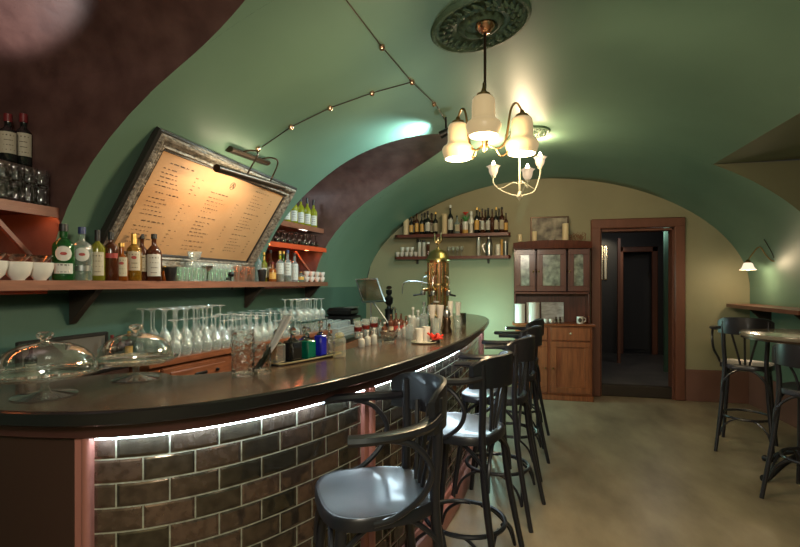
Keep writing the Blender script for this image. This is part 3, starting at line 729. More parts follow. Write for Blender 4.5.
# tulip chandelier
tz = vz(H2[0]) - .014
HX, HY = on_y(519.5, 190, 4.72)[0], 4.72; hz = on_y(518, 197, 4.72)[2]
ch = thing('chandelier', 'small cream chandelier with three lit tulip glass shades further back', 'chandelier', (HX, HY, tz))
MB().lathe([(0, -.03), (.03, -.02), (.04, -.002), (0, 0)], 16).build('canopy', 'cream', ch)
MB().tube([(0, 0, -.02), (0, 0, hz - tz)], .009, 8).build('rod', 'cream', ch)
MB().lathe([(0, -.04), (.012, -.02), (.03, .0), (.02, .03), (.012, .05), (0, .07)], 14, (0, 0, hz - tz)).build('finial', 'cream', ch)
M['tulip'] = mat('lit_tulip_glass', (.5, .4, .3), .3, emit=(1, .78, .55), es=.22)
for px_, py_, Y in ((493.5, 177, HY + .02), (527.5, 181, HY - .22), (540, 168, HY + .15)):
    p = on_y(px_, py_, Y); d = Vector((p[0] - HX, p[1] - HY, 0)); z1 = p[2] - tz; z0 = hz - tz
    P = [Vector((0, 0, z0 + .01)), d * .35 + Vector((0, 0, z0 + .03)), d * .75 + Vector((0, 0, z0 + .08)), d * 1.0 + Vector((0, 0, z1 - .06)), d + Vector((0, 0, z1))]
    MB().tube(catmull(P, 5), .006, 8).build('arm', 'cream', ch)
    P = [Vector((0, 0, z0 + .12)), d * .25 + Vector((0, 0, z0 + .14)), d * .6 + Vector((0, 0, z0 + .1)), d * .8 + Vector((0, 0, z0 + .09))]
    MB().tube(catmull(P, 4), .004, 6).build('scroll', 'cream', ch)
    at = (d.x, d.y, z1)
    MB().lathe([(.0, -.01), (.018, -.008), (.024, .01), (.012, .02), (0, .02)], 12, at).build('cup', 'cream', ch)
    sh = MB().shell([(.020, .012), (.034, .03), (.042, .055), (.040, .08), (.052, .10), (.062, .105)], 24, at, wob=lambda a, z: 1 + (.14 * cos(6 * a) if z > .07 else .03 * cos(6 * a))).build('lamp_shade', 'tulip', ch, smooth=60)
    MB().lathe([(0, .03), (.016, .05), (.024, .09), (.02, .125), (.010, .15), (0, .16)], 10, at).build('bulb', 'bulb', ch)
    lamp('POINT', (p[0], p[1], p[2] + .23), 8, WARM, .04)
# wall sconce
SB = on_x(779, 260.5, XR - .03); sp = on_y(748, 268, SB[1] + .22)
t = thing('wall_sconce', 'lit ruffled glass sconce on curved arm at the right wall corner', 'wall lamp', SB)
MB().lathe([(0, -.005), (.03, 0), (.04, .012), (.02, .02), (0, .022)], 16).build('wall_plate', 'oldbrass', t).rotation_euler = (0, -pi / 2, 0)
d = Vector(sp) - Vector(SB)
P = [Vector((0, 0, 0)), d * .22 + Vector((0, 0, .02)), d * .42 + Vector((0, 0, .12)), d * .62 + Vector((0, 0, .17)), d * .85 + Vector((0, 0, .15)), d * 1.0 + Vector((0, 0, .085))]
P[1].z = .0; P[2].z = .07; P[3].z = .16
MB().tube(catmull(P, 6), .0075, 8).build('arm', 'oldbrass', t)
MB().lathe([(.0, .1), (.018, .09), (.03, .07), (.032, .055), (0, .055)], 14, d).build('fitter', 'oldbrass', t)
MB().shell([(.030, .062), (.046, .05), (.055, .02), (.066, -.005), (.084, -.022)], 32, d, wob=lambda a, z: 1 + (.09 * cos(8 * a) if z < 0 else .02 * cos(8 * a))).build('lamp_shade', mat('lit_ruffled_glass', (.6, .5, .42), .3, emit=(1, .8, .6), es=.5), t, smooth=60)
MB().lathe([(0, -.03), (.018, -.02), (.024, 0), (.014, .03), (0, .05)], 12, d).build('bulb', 'bulb', t)
lamp('POINT', (sp[0], sp[1], sp[2] - .05), 3, WARM, .04)
MB_c = MB(); c0 = Vector(SB); pts = [(XC + vx(z) - .006, SB[1] - (z - SB[2]) * .25, z) for z in [SB[2] + .03 + .05 * k for k in range(5)]]
tag(MB_c.tube(pts, .004, 6).build('cable', 'bronze', origin=pts[0]), 'thin dark cable running up the vault from the wall sconce', 'cable')

# ------------------------------------------------------------------ ceiling cables with clips, small spotlight
def cable(pixels, label, clips, clip_desc):
    P = []
    for a, b_ in zip(pixels, pixels[1:]):
        for k in range(8): P.append(on_vault(a[0] + (b_[0] - a[0]) * k / 8, a[1] + (b_[1] - a[1]) * k / 8, .012))
    P.append(on_vault(*pixels[-1], .012))
    t = tag(MB().tube(P, .0033, 6).build('cable', 'bronze', origin=P[0]), label, 'cable')
    for i, c in enumerate(clips):
        q = on_vault(*c, .012)
        k = MB().lathe([(0, -.018), (.012, -.016), (.017, -.002), (.014, .012), (0, .014)], 10).build('cable_clip', 'copper'); k.location = q
        tag(k, clip_desc % ORD[i], 'cable clip', 'copper cable clips on the ceiling')
cable([(343, -4), (382, 47), (412, 82), (436, 105), (446, 122)], 'dark twisted cable crossing the ceiling from the top edge to the spotlight', [(382, 47), (412, 82), (434, 104)], 'copper clip on the long ceiling cable, %s from the top edge')
cable([(412, 82), (372, 93), (330, 108), (291, 127), (262, 147)], 'branch of dark cable running down the vault to the menu lamp', [(372, 93), (330, 108), (291, 127), (258, 149)], 'copper clip on the branch cable above the menu, %s from the junction')
q = on_vault(446, 126, .07)
t = thing('spotlight', 'small black spotlight on the ceiling left of the opal chandelier', 'spotlight', q)
dr = Vector((-1, .12, -.42)).normalized(); R = dr.to_track_quat('Z', 'Y').to_matrix()
mb = MB(); mb.lathe([(0, -.07), (.022, -.065), (.028, -.02), (.032, .05), (.028, .05), (.024, .0), (0, -.01)], 16); mb.v = [tuple(R @ Vector(v) + Vector((0, 0, -.05))) for v in mb.v]; mb.build('lamp_head', 'blackmetal', t)
mb = MB(); mb.lathe([(0, .012), (.026, .012), (.026, .014), (0, .014)], 14); mb.v = [tuple(R @ Vector(v) + Vector((0, 0, -.05))) for v in mb.v]; mb.build('lens', emis('lit_lens', COOL, 4), t)
MB().tube([(0, 0, .07), (0, 0, -.05)], .008, 8).build('stem', 'blackmetal', t)
lamp('SPOT', Vector(q) + dr * .07 + Vector((0, 0, -.05)), 42, COOL, .05, target=Vector(q) + dr, spot_size=radians(150), spot_blend=.6)

# ------------------------------------------------------------------ menu board and picture lamp
bt, bb = Vector((-1.645, 0, 2.245)), Vector((-2.068, 0, 1.585)); MY0, MY1 = 1.97, 3.47
up = (bt - bb).normalized(); Hm = (bt - bb).length; nrm = Vector((up.z, 0, -up.x))
def bp(u, v, w): return Vector((bb.x, MY0 + u, bb.z)) + up * v + nrm * w
Wm = MY1 - MY0; org = bp(Wm / 2, 0, 0)
mn = thing('menu_board', 'large framed drinks menu on kraft paper tilted under the vault', 'menu board', org)
def obox(mb, u0, u1, v0, v1, w0, w1):
    vs = [bp(u, v, w) for u in (u0, u1) for v in (v0, v1) for w in (w0, w1)]
    mb.add(vs, [(0, 1, 3, 2), (4, 6, 7, 5), (0, 4, 5, 1), (2, 3, 7, 6), (0, 2, 6, 4), (1, 5, 7, 3)]); return mb
obox(MB(), .05, Wm - .05, .05, Hm - .05, -.02, -.005).build('menu_sheet', 'menu', mn, org)
def moulding(mb, prof):   # mitred frame, profile as (inset from the outer edge, height)
    n = len(prof); cs = [(0, 0, 1, 1), (Wm, 0, -1, 1), (Wm, Hm, -1, -1), (0, Hm, 1, -1)]; vs = []
    for (u, v, su, sv) in cs: vs += [bp(u + su * a, v + sv * a, w) for a, w in prof]
    fs = []
    for c in range(4):
        for k in range(n - 1): fs.append((c * n + k, ((c + 1) % 4) * n + k, ((c + 1) % 4) * n + k + 1, c * n + k + 1))
    mb.add(vs, fs); return mb
moulding(MB(), [(.0, -.018), (0, .012), (.008, .02), (.016, .02)]).build('outer_moulding', 'frameblack', mn, org, smooth=20)
moulding(MB(), [(.016, .02), (.025, .032), (.04, .03), (.055, .018), (.068, .012), (.078, .016), (.085, .01), (.09, -.006)]).build('frame', 'frame', mn, org, smooth=30)
moulding(MB(), [(.088, .004), (.094, .006), (.1, -.006)]).build('inner_fillet', 'frameblack', mn, org, smooth=20)
mb = MB(); rnd = random.Random(3)
def words_line(u0, v, ulen, h):
    u = u0
    while u < u0 + ulen - .008:
        l = rnd.uniform(.012, .04); l = min(l, u0 + ulen - u)
        n = max(1, int(l / .006))
        for k in range(n):
            if rnd.random() < .9: mb.add([bp(u + k * .006, v, -.0035), bp(u + k * .006 + .0042, v, -.0035), bp(u + k * .006 + .0042, v + h * rnd.uniform(.5, 1), -.0035), bp(u + k * .006, v + h * rnd.uniform(.5, 1), -.0035)], [(0, 1, 2, 3)])
        u += l + .009
for c, (u0, pr) in enumerate(((.16, .42), (.60, .90), (1.03, 1.27))):
    v = Hm - (.15 if c == 0 else .235 if c == 1 else .13)
    if c == 2: v = Hm - .14
    k = 0
    while v > .13:
        if k % 6 == 0: words_line(u0 + (.03 if c == 0 else 0), v, .19, .0085); v -= .034
        else:
            words_line(u0, v, rnd.uniform(.09, .2), .0065)
            words_line(pr, v, .03, .006)
            if c == 0 and k % 2: words_line(pr + .055, v, .02, .006)
            v -= .0245 if k % 6 != 5 else .04
        k += 1
mb.build('menu_text', 'ink', mn, org, smooth=0)
mb = MB(); ec = (Wm / 2 + .015, Hm - .155)
mb.tube([bp(ec[0] + .024 * cos(a), ec[1] + .024 * sin(a), -.004) for a in [2 * pi * k / 24 for k in range(24)]], .0016, 5, closed=True)
mb.tube([bp(ec[0] - .012, ec[1] - .014, -.004), bp(ec[0] + .002, ec[1] + .018, -.004), bp(ec[0] + .012, ec[1] - .014, -.004)], .003, 5)
mb.build('emblem', 'ink', mn, org)
pl = thing('picture_lamp', 'dark bronze picture lamp with long tube over the menu', 'picture lamp', on_vault(248, 156, .02)); PO = pl.location
a0, a1 = Vector(on_vault(229, 149, .018)), Vector(on_vault(267, 163, .018))
mb = MB(); mb.tube([a0, a1], .03, 8, flat=.018); mb.build('wall_mount', 'bronze', pl, PO)
t0, t1 = Vector(on_x(216.5, 168, -1.53)), Vector(on_x(283, 188, -1.53))
MB().tube([t0, t1], .022, 12).build('lamp_tube', 'bronze', pl, PO)
for f in (.38, .74):
    A = a0.lerp(a1, .25 + (f - .38) * 1.4); B = t0.lerp(t1, f)
    MB().tube(catmull([A, A + Vector((.08, 0, .01)), (A + B) / 2 + Vector((.1, 0, .06)), B + Vector((.03, 0, .05)), B], 5), .005, 6).build('arm', 'bronze', pl, PO)
mid_ = (t0 + t1) / 2
l = lamp('AREA', mid_ + Vector((-.02, 0, -.03)), 2.5, (1, .84, .64), .7, target=bp(Wm / 2, Hm * .2, 0)); l.data.shape = 'RECTANGLE'; l.data.size = .72; l.data.size_y = .03
l.rotation_euler = Matrix(((0, 0, 0), (0, 0, 0), (0, 0, 0))).to_euler()
dz = (mid_ - bp(Wm / 2, Hm * .2, 0)).normalized(); xx = (t1 - t0).normalized(); yy = dz.cross(xx).normalized(); xx = yy.cross(dz)
l.rotation_euler = Matrix((xx, yy, dz)).transposed().to_euler()
l = lamp('AREA', mid_ + Vector((-.0, 0, .03)), .5, (1, .85, .55), .6, target=mid_ + Vector((-.5, 0, .6))); l.data.shape = 'RECTANGLE'; l.data.size = .5; l.data.size_y = .03
dz = Vector((.6, 0, -.8)).normalized(); yy = dz.cross(xx).normalized(); xx = yy.cross(dz); l.rotation_euler = Matrix((xx, yy, dz)).transposed().to_euler()
# ------------------------------------------------------------------ small things: builders
def facing(x, y): return atan2(-y, -x)
def bottle(name, label, cat, loc, h, r, body='b_brown', cap='c_black', lab=None, labz=(.14, .46), liquid=None, liqh=.4, group=None, body_f=.56, neck_f=.30, rnd=None, mark=None, neck_lab=None, seg=20, sloped=.14, capf=.10):
    t = thing(name, label, cat, loc, 0, group); a = facing(loc[0], loc[1])
    hb, hs, rn = h * body_f, h * (body_f + sloped), r * neck_f
    prof = [(0, .0), (r * .9, .0), (r, r * .12), (r, hb), (r * .93, hb + (hs - hb) * .35), (r * .62, hb + (hs - hb) * .75), (rn * 1.1, hs), (rn, hs + h * .03), (rn, h * .93), (rn * 1.15, h * .94), (rn * 1.15, h * .955), (0, h * .955)]
    MB().lathe(prof, seg).build('glass_body', body, t)
    MB().lathe([(rn * 1.02, h * (1 - capf)), (rn * 1.28, h * (1 - capf)), (rn * 1.28, h * .995), (rn * 1.1, h), (0, h)], 14).build('cap', cap, t)
    if liquid: MB().lathe([(0, .004), (r * .88, .004), (r * .93, r * .14), (r * .93, h * liqh), (0, h * liqh)], seg).build('liquid', liquid, t)
    if lab: MB().patch(r * 1.012, h * (labz[0] + labz[1]) / 2, r * 1.9, h * (labz[1] - labz[0]), a).build('paper_label', lab, t)
    if rnd:
        p = MB().patch(r * 1.02, h * rnd[0], r * rnd[1], r * rnd[1], a, True).build('round_label', rnd[2], t)
        if mark: MB().patch(r * 1.03, h * rnd[0], r * .62, r * .34, a, True).build('label_mark', mark, p)
    elif mark: MB().patch(r * 1.025, h * (labz[0] + (labz[1] - labz[0]) * .68), r * .7, r * .5, a, True).build('label_mark', mark, t)
    if lab in ('paper', 'whitepaper', 'gold') and seg >= 20 and h > .14:
        mb = MB(); rl = random.Random(int(h * 1e4)); n = 4 if labz[1] - labz[0] > .25 else 2
        for q in range(n):
            zq = h * (labz[0] + (labz[1] - labz[0]) * (.16 + .68 * q / max(1, n - 1))); 
            if mark and not rnd and q == n - 2: continue
            mb.patch(r * 1.02, zq, r * rl.uniform(.7, 1.4), h * (.022 if q == n - 1 else .012), a + rl.uniform(-.05, .05), seg=3)
        mb.build('label_print', 'ink', t)
    if neck_lab: MB().lathe([(rn * 1.06, hs + h * .03), (rn * 1.06, h * .86)], 14).build('neck_foil', neck_lab, t)
    return t
def single(name, mb, m, loc, label, cat, group=None, rz=0, smooth=40):
    o = mb.build(name, m, smooth=smooth); o.location = loc; o.rotation_euler = (0, 0, rz); return tag(o, label, cat, group)
def wine_mb(h, r, up=True, bowl=.5):
    hb = h * (1 - bowl); P = [(r * .85, 0), (r * .8, .003), (r * .25, .008), (.005, .016), (.004, hb * .9), (r * .3, hb + h * .01), (r * .75, hb + bowl * h * .2), (r, hb + bowl * h * .5), (r * .93, hb + bowl * h * .8), (r * .82, h), (r * .79, h), (r * .9, hb + bowl * h * .8), (r * .96, hb + bowl * h * .5), (r * .7, hb + bowl * h * .22), (0, hb + bowl * h * .06)]
    if not up: P = [(a, h - b_) for a, b_ in P]
    return MB().shell(P, 14)
def tumbler_mb(h, r, taper=.85): return MB().shell([(0, .002), (r * taper, 0), (r, h), (r * .94, h), (r * taper * .93, .012), (0, .012)], 14)
def coupe_mb(h, r): return MB().shell([(r * .7, 0), (r * .6, .004), (.005, .012), (.004, h * .62), (r * .3, h * .68), (r * .8, h * .82), (r, h), (r * .95, h), (r * .7, h * .82), (0, h * .7)], 16)
def cup_mb(h, r): return MB().lathe([(r * .45, 0), (r * .5, h * .08), (r * .8, h * .3), (r * .97, h * .7), (r, h), (r * .94, h), (r * .88, h * .6), (r * .6, h * .2), (0, h * .15)], 20)

# ------------------------------------------------------------------ long shelf along the left wall
ZS = 1.511
SX = -1.885
sy1 = on_x(329, 284, SX)[1]
t = thing('wall_shelf', 'long brown wooden shelf running along the left wall under the menu', 'shelf', (-2.0, 2.8, 1.47)); SO = t.location
mb = MB(); mb.prism([(-2.098, .7), (SX, .7), (SX, sy1 - .04), (SX - .012, sy1), (-2.098, sy1)], 1.47, ZS); mb.build('board', 'shelfwood', t, SO, smooth=20)
for px_ in (88, 256, 314):
    y = on_x(px_, 300, -2.0)[1]
    MB().add([(-2.09, y - .02, 1.47), (-2.09, y + .02, 1.47), (-1.93, y - .02, 1.47), (-1.93, y + .02, 1.47), (-2.09, y - .02, 1.30), (-2.09, y + .02, 1.30)], [(0, 2, 4), (1, 5, 3), (2, 3, 5, 4), (0, 1, 3, 2), (0, 4, 5, 1)]).build('bracket', 'bracket', t, SO)
def sp_(px_, X=-1.93):
    p = on_x(px_, 280, X); return (X, p[1], ZS)
def hh(px_, ytop, X=-1.93): return on_x(px_, ytop, X)[2] - ZS
# cups at the near end
proto = None
for i, px_ in enumerate((-8, 18, 40)):
    loc = sp_(px_); lab = 'white porcelain bowl on the long shelf, %s from the left frame edge' % ORD[i]
    if proto is None: proto = single('porcelain_bowl', cup_mb(.074, .049), 'white', loc, lab, 'bowl', 'white bowls at the near end of the long shelf')
    else: dup(proto, loc, 0, lab)
    g = loc[0], loc[1], ZS + .0745
    lab = 'clear glass bowl stacked on white porcelain bowl, %s from the left frame edge' % ORD[i]
    if i == 0: gp = single('glass_bowl', MB().shell([(.0, .0), (.02, 0), (.043, .022), (.045, .03), (.043, .03), (.02, .004)], 16), 'smoke', g, lab, 'bowl', 'glass bowls stacked on the white bowls')
    else: dup(gp, g, 0, lab)
GB = 'spirit bottles on the long shelf under the menu'
def sb(px_, top, w, desc, X=-1.93, **k):
    loc = sp_(px_, X); d = sqrt(loc[0] ** 2 + loc[1] ** 2); r = w / 2 * abs(X / ray(px_, 280)[0])
    r = min(r, .05); return bottle('spirit_bottle', desc, 'bottle', loc, hh(px_, top, X), r, group=GB, **k)
sb(63.5, 224, 19, 'green gin bottle with round white label, first in the shelf bottle row', body='b_green', cap='c_black', lab='whitepaper', labz=(.12, .30), rnd=(.47, 1.55, 'whitepaper'), mark='redink', liquid='b_gold', liqh=.13, body_f=.60, neck_f=.34, neck_lab='b_green', capf=.13)
sb(82, 227, 18, 'pale clear gin bottle with round white label beside the green gin bottle', body='b_clear', cap='c_navy', lab='greymetal', labz=(.18, .28), rnd=(.48, 1.5, 'whitepaper'), mark='redink', body_f=.60, neck_f=.3, capf=.13)
sb(97.5, 230, 13.5, 'yellow-green bottle with tall grey label and black cap on long shelf', body='b_olive', cap='c_black', lab='paper', labz=(.1, .56), body_f=.62, neck_f=.3, capf=.22)
sb(111, 232, 14, 'dark amber bottle with tiny red label beside the tall grey label bottle', X=-1.915, body='b_brown', cap='c_black', lab='redink', labz=(.46, .56), liquid='b_amber', liqh=.55, body_f=.64, neck_f=.3, capf=.16)
sb(121.5, 243, 12, 'short amber bottle with cream label in front of dark amber bottle', X=-1.905, body='b_amber', cap='c_gold', lab='paper', labz=(.12, .62), mark='redink', body_f=.55, neck_f=.36)
sb(134, 234, 13.5, 'golden whisky bottle with cream label and red seal', body='b_gold', cap='c_gold', lab='paper', labz=(.22, .62), mark='redink', body_f=.64, neck_f=.32, capf=.22)
sb(142, 234, 11.5, 'dark bottle with brown label standing behind the golden whisky bottle', X=-1.965, body='b_brown', cap='c_black', lab='paper', labz=(.2, .55), body_f=.6, liquid='b_gold', liqh=.15)
sb(154, 234, 14.5, 'reddish brown whisky bottle with white label, last before the black cup', X=-1.915, body='b_brown', cap='c_black', lab='whitepaper', labz=(.10, .56), mark=None, body_f=.56, neck_f=.3, sloped=.2)
sb(164.5, 266, 8, 'small squat amber miniature between whisky bottle and black cup', X=-2.02, body='b_amber', cap='c_gold', body_f=.55)
single('cup', MB().lathe([(.021, 0), (.024, .004), (.035, .075), (.036, .08), (.032, .08), (.022, .01), (0, .01)], 20), 'c_black', sp_(170.5), 'matt black tapered cup on the long shelf beside the brown whisky bottle', 'cup')
# glasses under the menu
gp = None; n = 0
for i in range(12):
    px_ = 180 + i * 4.6; 
    if gp is None: gp = single('shot_glass', tumbler_mb(.085, .026, .72), 'teal_glass', sp_(px_, -1.94), '', 'glass', 'pale glasses in the front row under the menu')
    o = gp if i == 0 else dup(gp, sp_(px_, -1.94), 0)
    o['label'] = 'pale green tapered glass in the front row under the menu, %s from left' % ORD[i]
gp = None
for i in range(14):
    px_ = 177 + i * 5
    if gp is None: gp = single('wine_glass', wine_mb(.118, .027, False), 'stem', sp_(px_, -2.03), '', 'glass', 'upturned glasses in the back row under the menu')
    o = gp if i == 0 else dup(gp, sp_(px_, -2.03), 0, scale=(1, 1, .75 + .25 * (i > 6)))
    o['label'] = 'upturned stem glass in back row under the menu, %s from left' % ORD[i]
gp = None
for i in range(11):
    px_ = 190 + i * 4.8
    if gp is None: gp = single('wine_glass', wine_mb(.125, .027, True), 'stem', sp_(px_, -1.995), '', 'glass', 'stem glasses in the middle row under the menu')
    o = gp if i == 0 else dup(gp, sp_(px_, -1.995), 0)
    o['label'] = 'small stem glass in the middle row under the menu, %s from left' % ORD[i]
single('coupe_glass', coupe_mb(.185, .045), 'stem', sp_(194.5, -1.935), 'tall coupe glass rising above the row of glasses under the menu', 'glass')
single('coupe_glass', coupe_mb(.10, .038), 'smoke', sp_(207.5, -1.925), 'low dark coupe glass in front of pale glasses under the menu', 'glass')
# black clip hanging over the shelf edge
p = sp_(231, -1.905); t = thing('shelf_clip', 'small black clip lamp gripping the edge of the long shelf', 'clip', (p[0], p[1], ZS))
MB().tube([(.0, 0, .005), (0, 0, .02), (-.01, .0, .045)], .006, 6).build('stem', 'blackmetal', t)
MB().lathe([(0, .03), (.016, .032), (.022, .05), (.014, .065), (0, .068)], 12).build('head', 'blackmetal', t)
MB().box((.010, 0, -.028), (.008, .018, .055), bev=.002).build('tab', 'blackmetal', t); MB().box((0, -.03, .018), (.012, .05, .012), bev=.003).build('lever', 'blackmetal', t)
gp = None
M['rose_glass'] = glass('rose_tinted_glass', (.97, .74, .6), .7, .06, .05)
for i, px_ in enumerate((236.5, 240.5, 244, 248, 252)):
    if gp is None: gp = single('tumbler', tumbler_mb(.115, .024, .8), 'rose_glass', sp_(px_, -1.95), '', 'glass', 'rose tinted glasses on the long shelf')
    o = gp if i == 0 else dup(gp, sp_(px_, -1.95 - .05 * (i % 2)), 0)
    o['label'] = 'rose tinted tall glass on the long shelf past the clip, %s from left' % ORD[i]
GB = 'bottles at the far end of the long shelf'
sb(258.5, 250, 7, 'clear bottle with white cap behind the black cup at far end', X=-2.03, body='b_ice', cap='c_white')
single('cup', MB().lathe([(.021, 0), (.024, .004), (.036, .09), (.036, .095), (.032, .095), (.022, .01), (0, .01)], 20), 'c_black', sp_(262, -1.93), 'matt black cup at the far end of the long shelf by rose glasses', 'cup')
sb(264, 252, 7, 'bottle with gold neck behind the far black cup', X=-2.0, body='b_olive', cap='c_gold', lab='whitepaper', neck_lab='gold')
sb(270.5, 250, 7, 'dark slim bottle with black cap right of the gold-necked bottle', X=-2.02, body='b_brown', cap='c_black', lab='paper')
sb(272.5, 262, 8, 'short orange bottle with pink label in front of slim dark bottle', X=-1.93, body='b_amber', cap='c_red', lab='gold')
sb(280, 251, 8.5, 'pale bottle with yellow cap and white label above orange liquid', X=-1.97, body='b_ice', cap='c_gold', lab='whitepaper', labz=(.25, .6), liquid='b_gold', liqh=.24, neck_lab='b_yellow')
sb(283.5, 251, 7, 'green-necked bottle behind the pale bottle with yellow cap', X=-2.04, body='b_green', cap='c_gold')
sb(287.5, 250, 8.5, 'pale blue bottle with blue cap and white label', X=-1.96, body='b_ice', cap='c_navy', lab='whitepaper', labz=(.2, .6), liquid='b_green', liqh=.15)
sb(294.5, 253, 8, 'white labelled bottle with black cap, last of far shelf bottles', X=-1.96, body='b_ice', cap='c_black', lab='whitepaper', labz=(.06, .62))
t = bottle('liqueur_bottle', 'squat round clear bottle with orange triangle label on long shelf', 'bottle', sp_(301, -1.94), .095, .034, body='b_clear', cap='c_gold', lab='gold', labz=(.2, .5), body_f=.6)
gp = None; k = 0
for lvl in range(2):
    for row, X in enumerate((-1.935, -2.02)):
        for i in range(4):
            px_ = 306.5 + 5.2 * i
            loc = list(sp_(px_, X)); loc[2] += lvl * .052
            if gp is None: gp = single('espresso_cup', cup_mb(.05, .030), 'white', loc, '', 'cup', 'white cups at the far end of the long shelf')
            o = gp if k == 0 else dup(gp, loc, 0)
            o['label'] = 'white espresso cup at shelf far end, %s layer, %s row, %s from left' % (('lower', 'upper')[lvl], ('front', 'back')[row], ORD[i]); k += 1

# ------------------------------------------------------------------ far niche shelves
def niche_shelf(pts, z, th, label, m):      # pts[0] to pts[1] is the front edge; a lip hangs below it
    c = (sum(p[0] for p in pts) / 4, sum(p[1] for p in pts) / 4, z - th)
    t = thing('niche_shelf', label, 'shelf', c); MB().prism(pts, z - .022, z).build('board', m, t, c, smooth=20)
    (ax, ay), (bx_, by) = pts[0], pts[1]
    MB().prism([(ax, ay), (bx_, by), (bx_ - .018, by), (ax - .018, ay)], z - th, z - .0222).build('front_lip', m, t, c, smooth=20); return t
Yn = NB[1] - .004
niche_shelf([(-2.13, NB[0] + .004), (-1.985, Yn), (-2.6, Yn), (-2.6, NB[0] + .004)], 2.086, .05, 'upper brown shelf in the far wall niche holding wine bottles', 'shelfwood')
t = niche_shelf([(-2.15, NB[0] + .004), (-1.955, Yn), (-2.6, Yn), (-2.6, NB[0] + .004)], 1.876, .045, 'lower red shelf in the far wall niche holding glasses', 'redshelf')
def nfront(Y, z): 
    f = (Y - NB[0]) / (NB[1] - NB[0]); return (-2.13 + .145 * f) if z > 2 else (-2.15 + .195 * f)
GB = 'wine bottles on the upper niche shelf'
for i in range(7):
    Y = 4.02 + .125 * i
    bottle('wine_bottle', 'lime wine bottle with white label on upper niche shelf, %s from left' % ORD[i], 'bottle', (nfront(Y, 2.1) - .06, Y, 2.086), .30, .04, body='b_lime', cap='c_black' if i > 1 else 'b_lime', lab='whitepaper', labz=(.08, .42), group=GB, body_f=.5, sloped=.2, capf=.2)
gp = None
for row in range(2):
    for i in range(9):
        Y = 4.0 + .095 * i; loc = (nfront(Y, 1.8) - .055 - .1 * row, Y, 1.876)
        if gp is None: gp = single('goblet', wine_mb(.125, .036, False), 'smoke', loc, '', 'glass', 'dark goblets on the lower niche shelf')
        o = gp if row + i == 0 else dup(gp, loc, 0)
        o['label'] = 'smoky upturned goblet on the lower niche shelf, %s row, %s from left' % (('front', 'back')[row], ORD[i])
tag(MB().tube([(-2.2, 4.62, 1.83), (-2.07, 4.86, 1.53)], .014, 4).build('shelf_strut', 'shelfwood', origin=(-2.1, 4.62, 1.83)), 'slanting wooden strut under the lower far niche shelf', 'strut')
ls = MB().box((-2.12, 4.32, 1.848), (.012, .9, .006)).build('light_strip', 'ledred', origin=(-2.12, 4.32, 1.848)); tag(ls, 'orange light strip under the lower far niche shelf', 'light strip')
ls = MB().box((-2.14, 4.32, 2.060), (.012, .9, .005)).build('light_strip', emis('warm_white_strip', (1, .9, .75), 5), origin=(-2.14, 4.32, 2.06)); tag(ls, 'pale light strip under the upper far niche shelf', 'light strip')
lamp('POINT', (-2.35, 4.1, 2.62), 2.5, (.9, .95, 1), .1)

# ------------------------------------------------------------------ near niche
Yn = NA[1] - .004
niche_shelf([(-2.03, NA[0] + .01), (-2.03, Yn), (-2.7, Yn), (-2.7, NA[0] + .01)], 1.845, .045, 'dark red shelf in the near wall niche with tumblers', 'brownshelf')
niche_shelf([(-2.16, NA[0] + .01), (-2.16, Yn), (-2.7, Yn), (-2.7, NA[0] + .01)], 2.035, .025, 'thin dark shelf above the tumblers in the near niche', 'endpanel')
tag(MB().tube([(-2.06, 1.50, 1.80), (-2.06, 1.77, 1.53)], .013, 4)  .build('shelf_strut', 'brownshelf', origin=(-2.06, 1.5, 1.8)), 'slanting wooden strut under the near niche shelf', 'strut')
for i, (px_, w) in enumerate(((8, 'left'), (23.5, 'right'))):
    p = on_x(px_, 160, -2.22)
    bottle('liqueur_bottle', 'dark liqueur bottle with cream label and red cap, %s of the pair in near niche' % w, 'bottle', (p[0], p[1], 2.035), on_x(px_, 114, -2.22)[2] - 2.035, .036, body='b_black', cap='c_red', lab='paper', labz=(.2, .62), body_f=.6, neck_f=.36, group='dark bottles in the near niche', capf=.16)
gp = None; k = 0
for row, X in enumerate((-2.08, -2.2)):
    for lvl in range(2):
        for i in range(4):
            px_ = (2, 15, 28, 40)[i]; Y = on_x(px_, 190, X)[1]
            if Y > 1.76: continue
            loc = (X, Y, 1.845 + lvl * .082)
            if gp is None: gp = single('tumbler', MB().shell([(0, .004), (.03, 0), (.034, .01), (.036, .08), (.033, .08), (.031, .016), (0, .014)], 12), 'cut', loc, '', 'glass', 'tumblers stacked in the near niche')
            o = gp if k == 0 else dup(gp, loc, 0)
            o['label'] = 'cut tumbler in near niche, %s layer, %s row, %s from left' % (('lower', 'upper')[lvl], ('front', 'back')[row], ORD[i]); k += 1
ls = MB().box((-2.065, 1.3, 1.819), (.012, .95, .006)).build('light_strip', 'ledred', origin=(-2.065, 1.3, 1.819)); tag(ls, 'orange light strip under the near niche shelf', 'light strip')
lamp('SPOT', (-2.14, 1.33, 2.09), 15, (1, .90, .88), .04, target=(-2.2, 1.31, 3), spot_size=radians(94), spot_blend=.3)  # added spot without a fitting, shapes the light patch on the niche ceiling

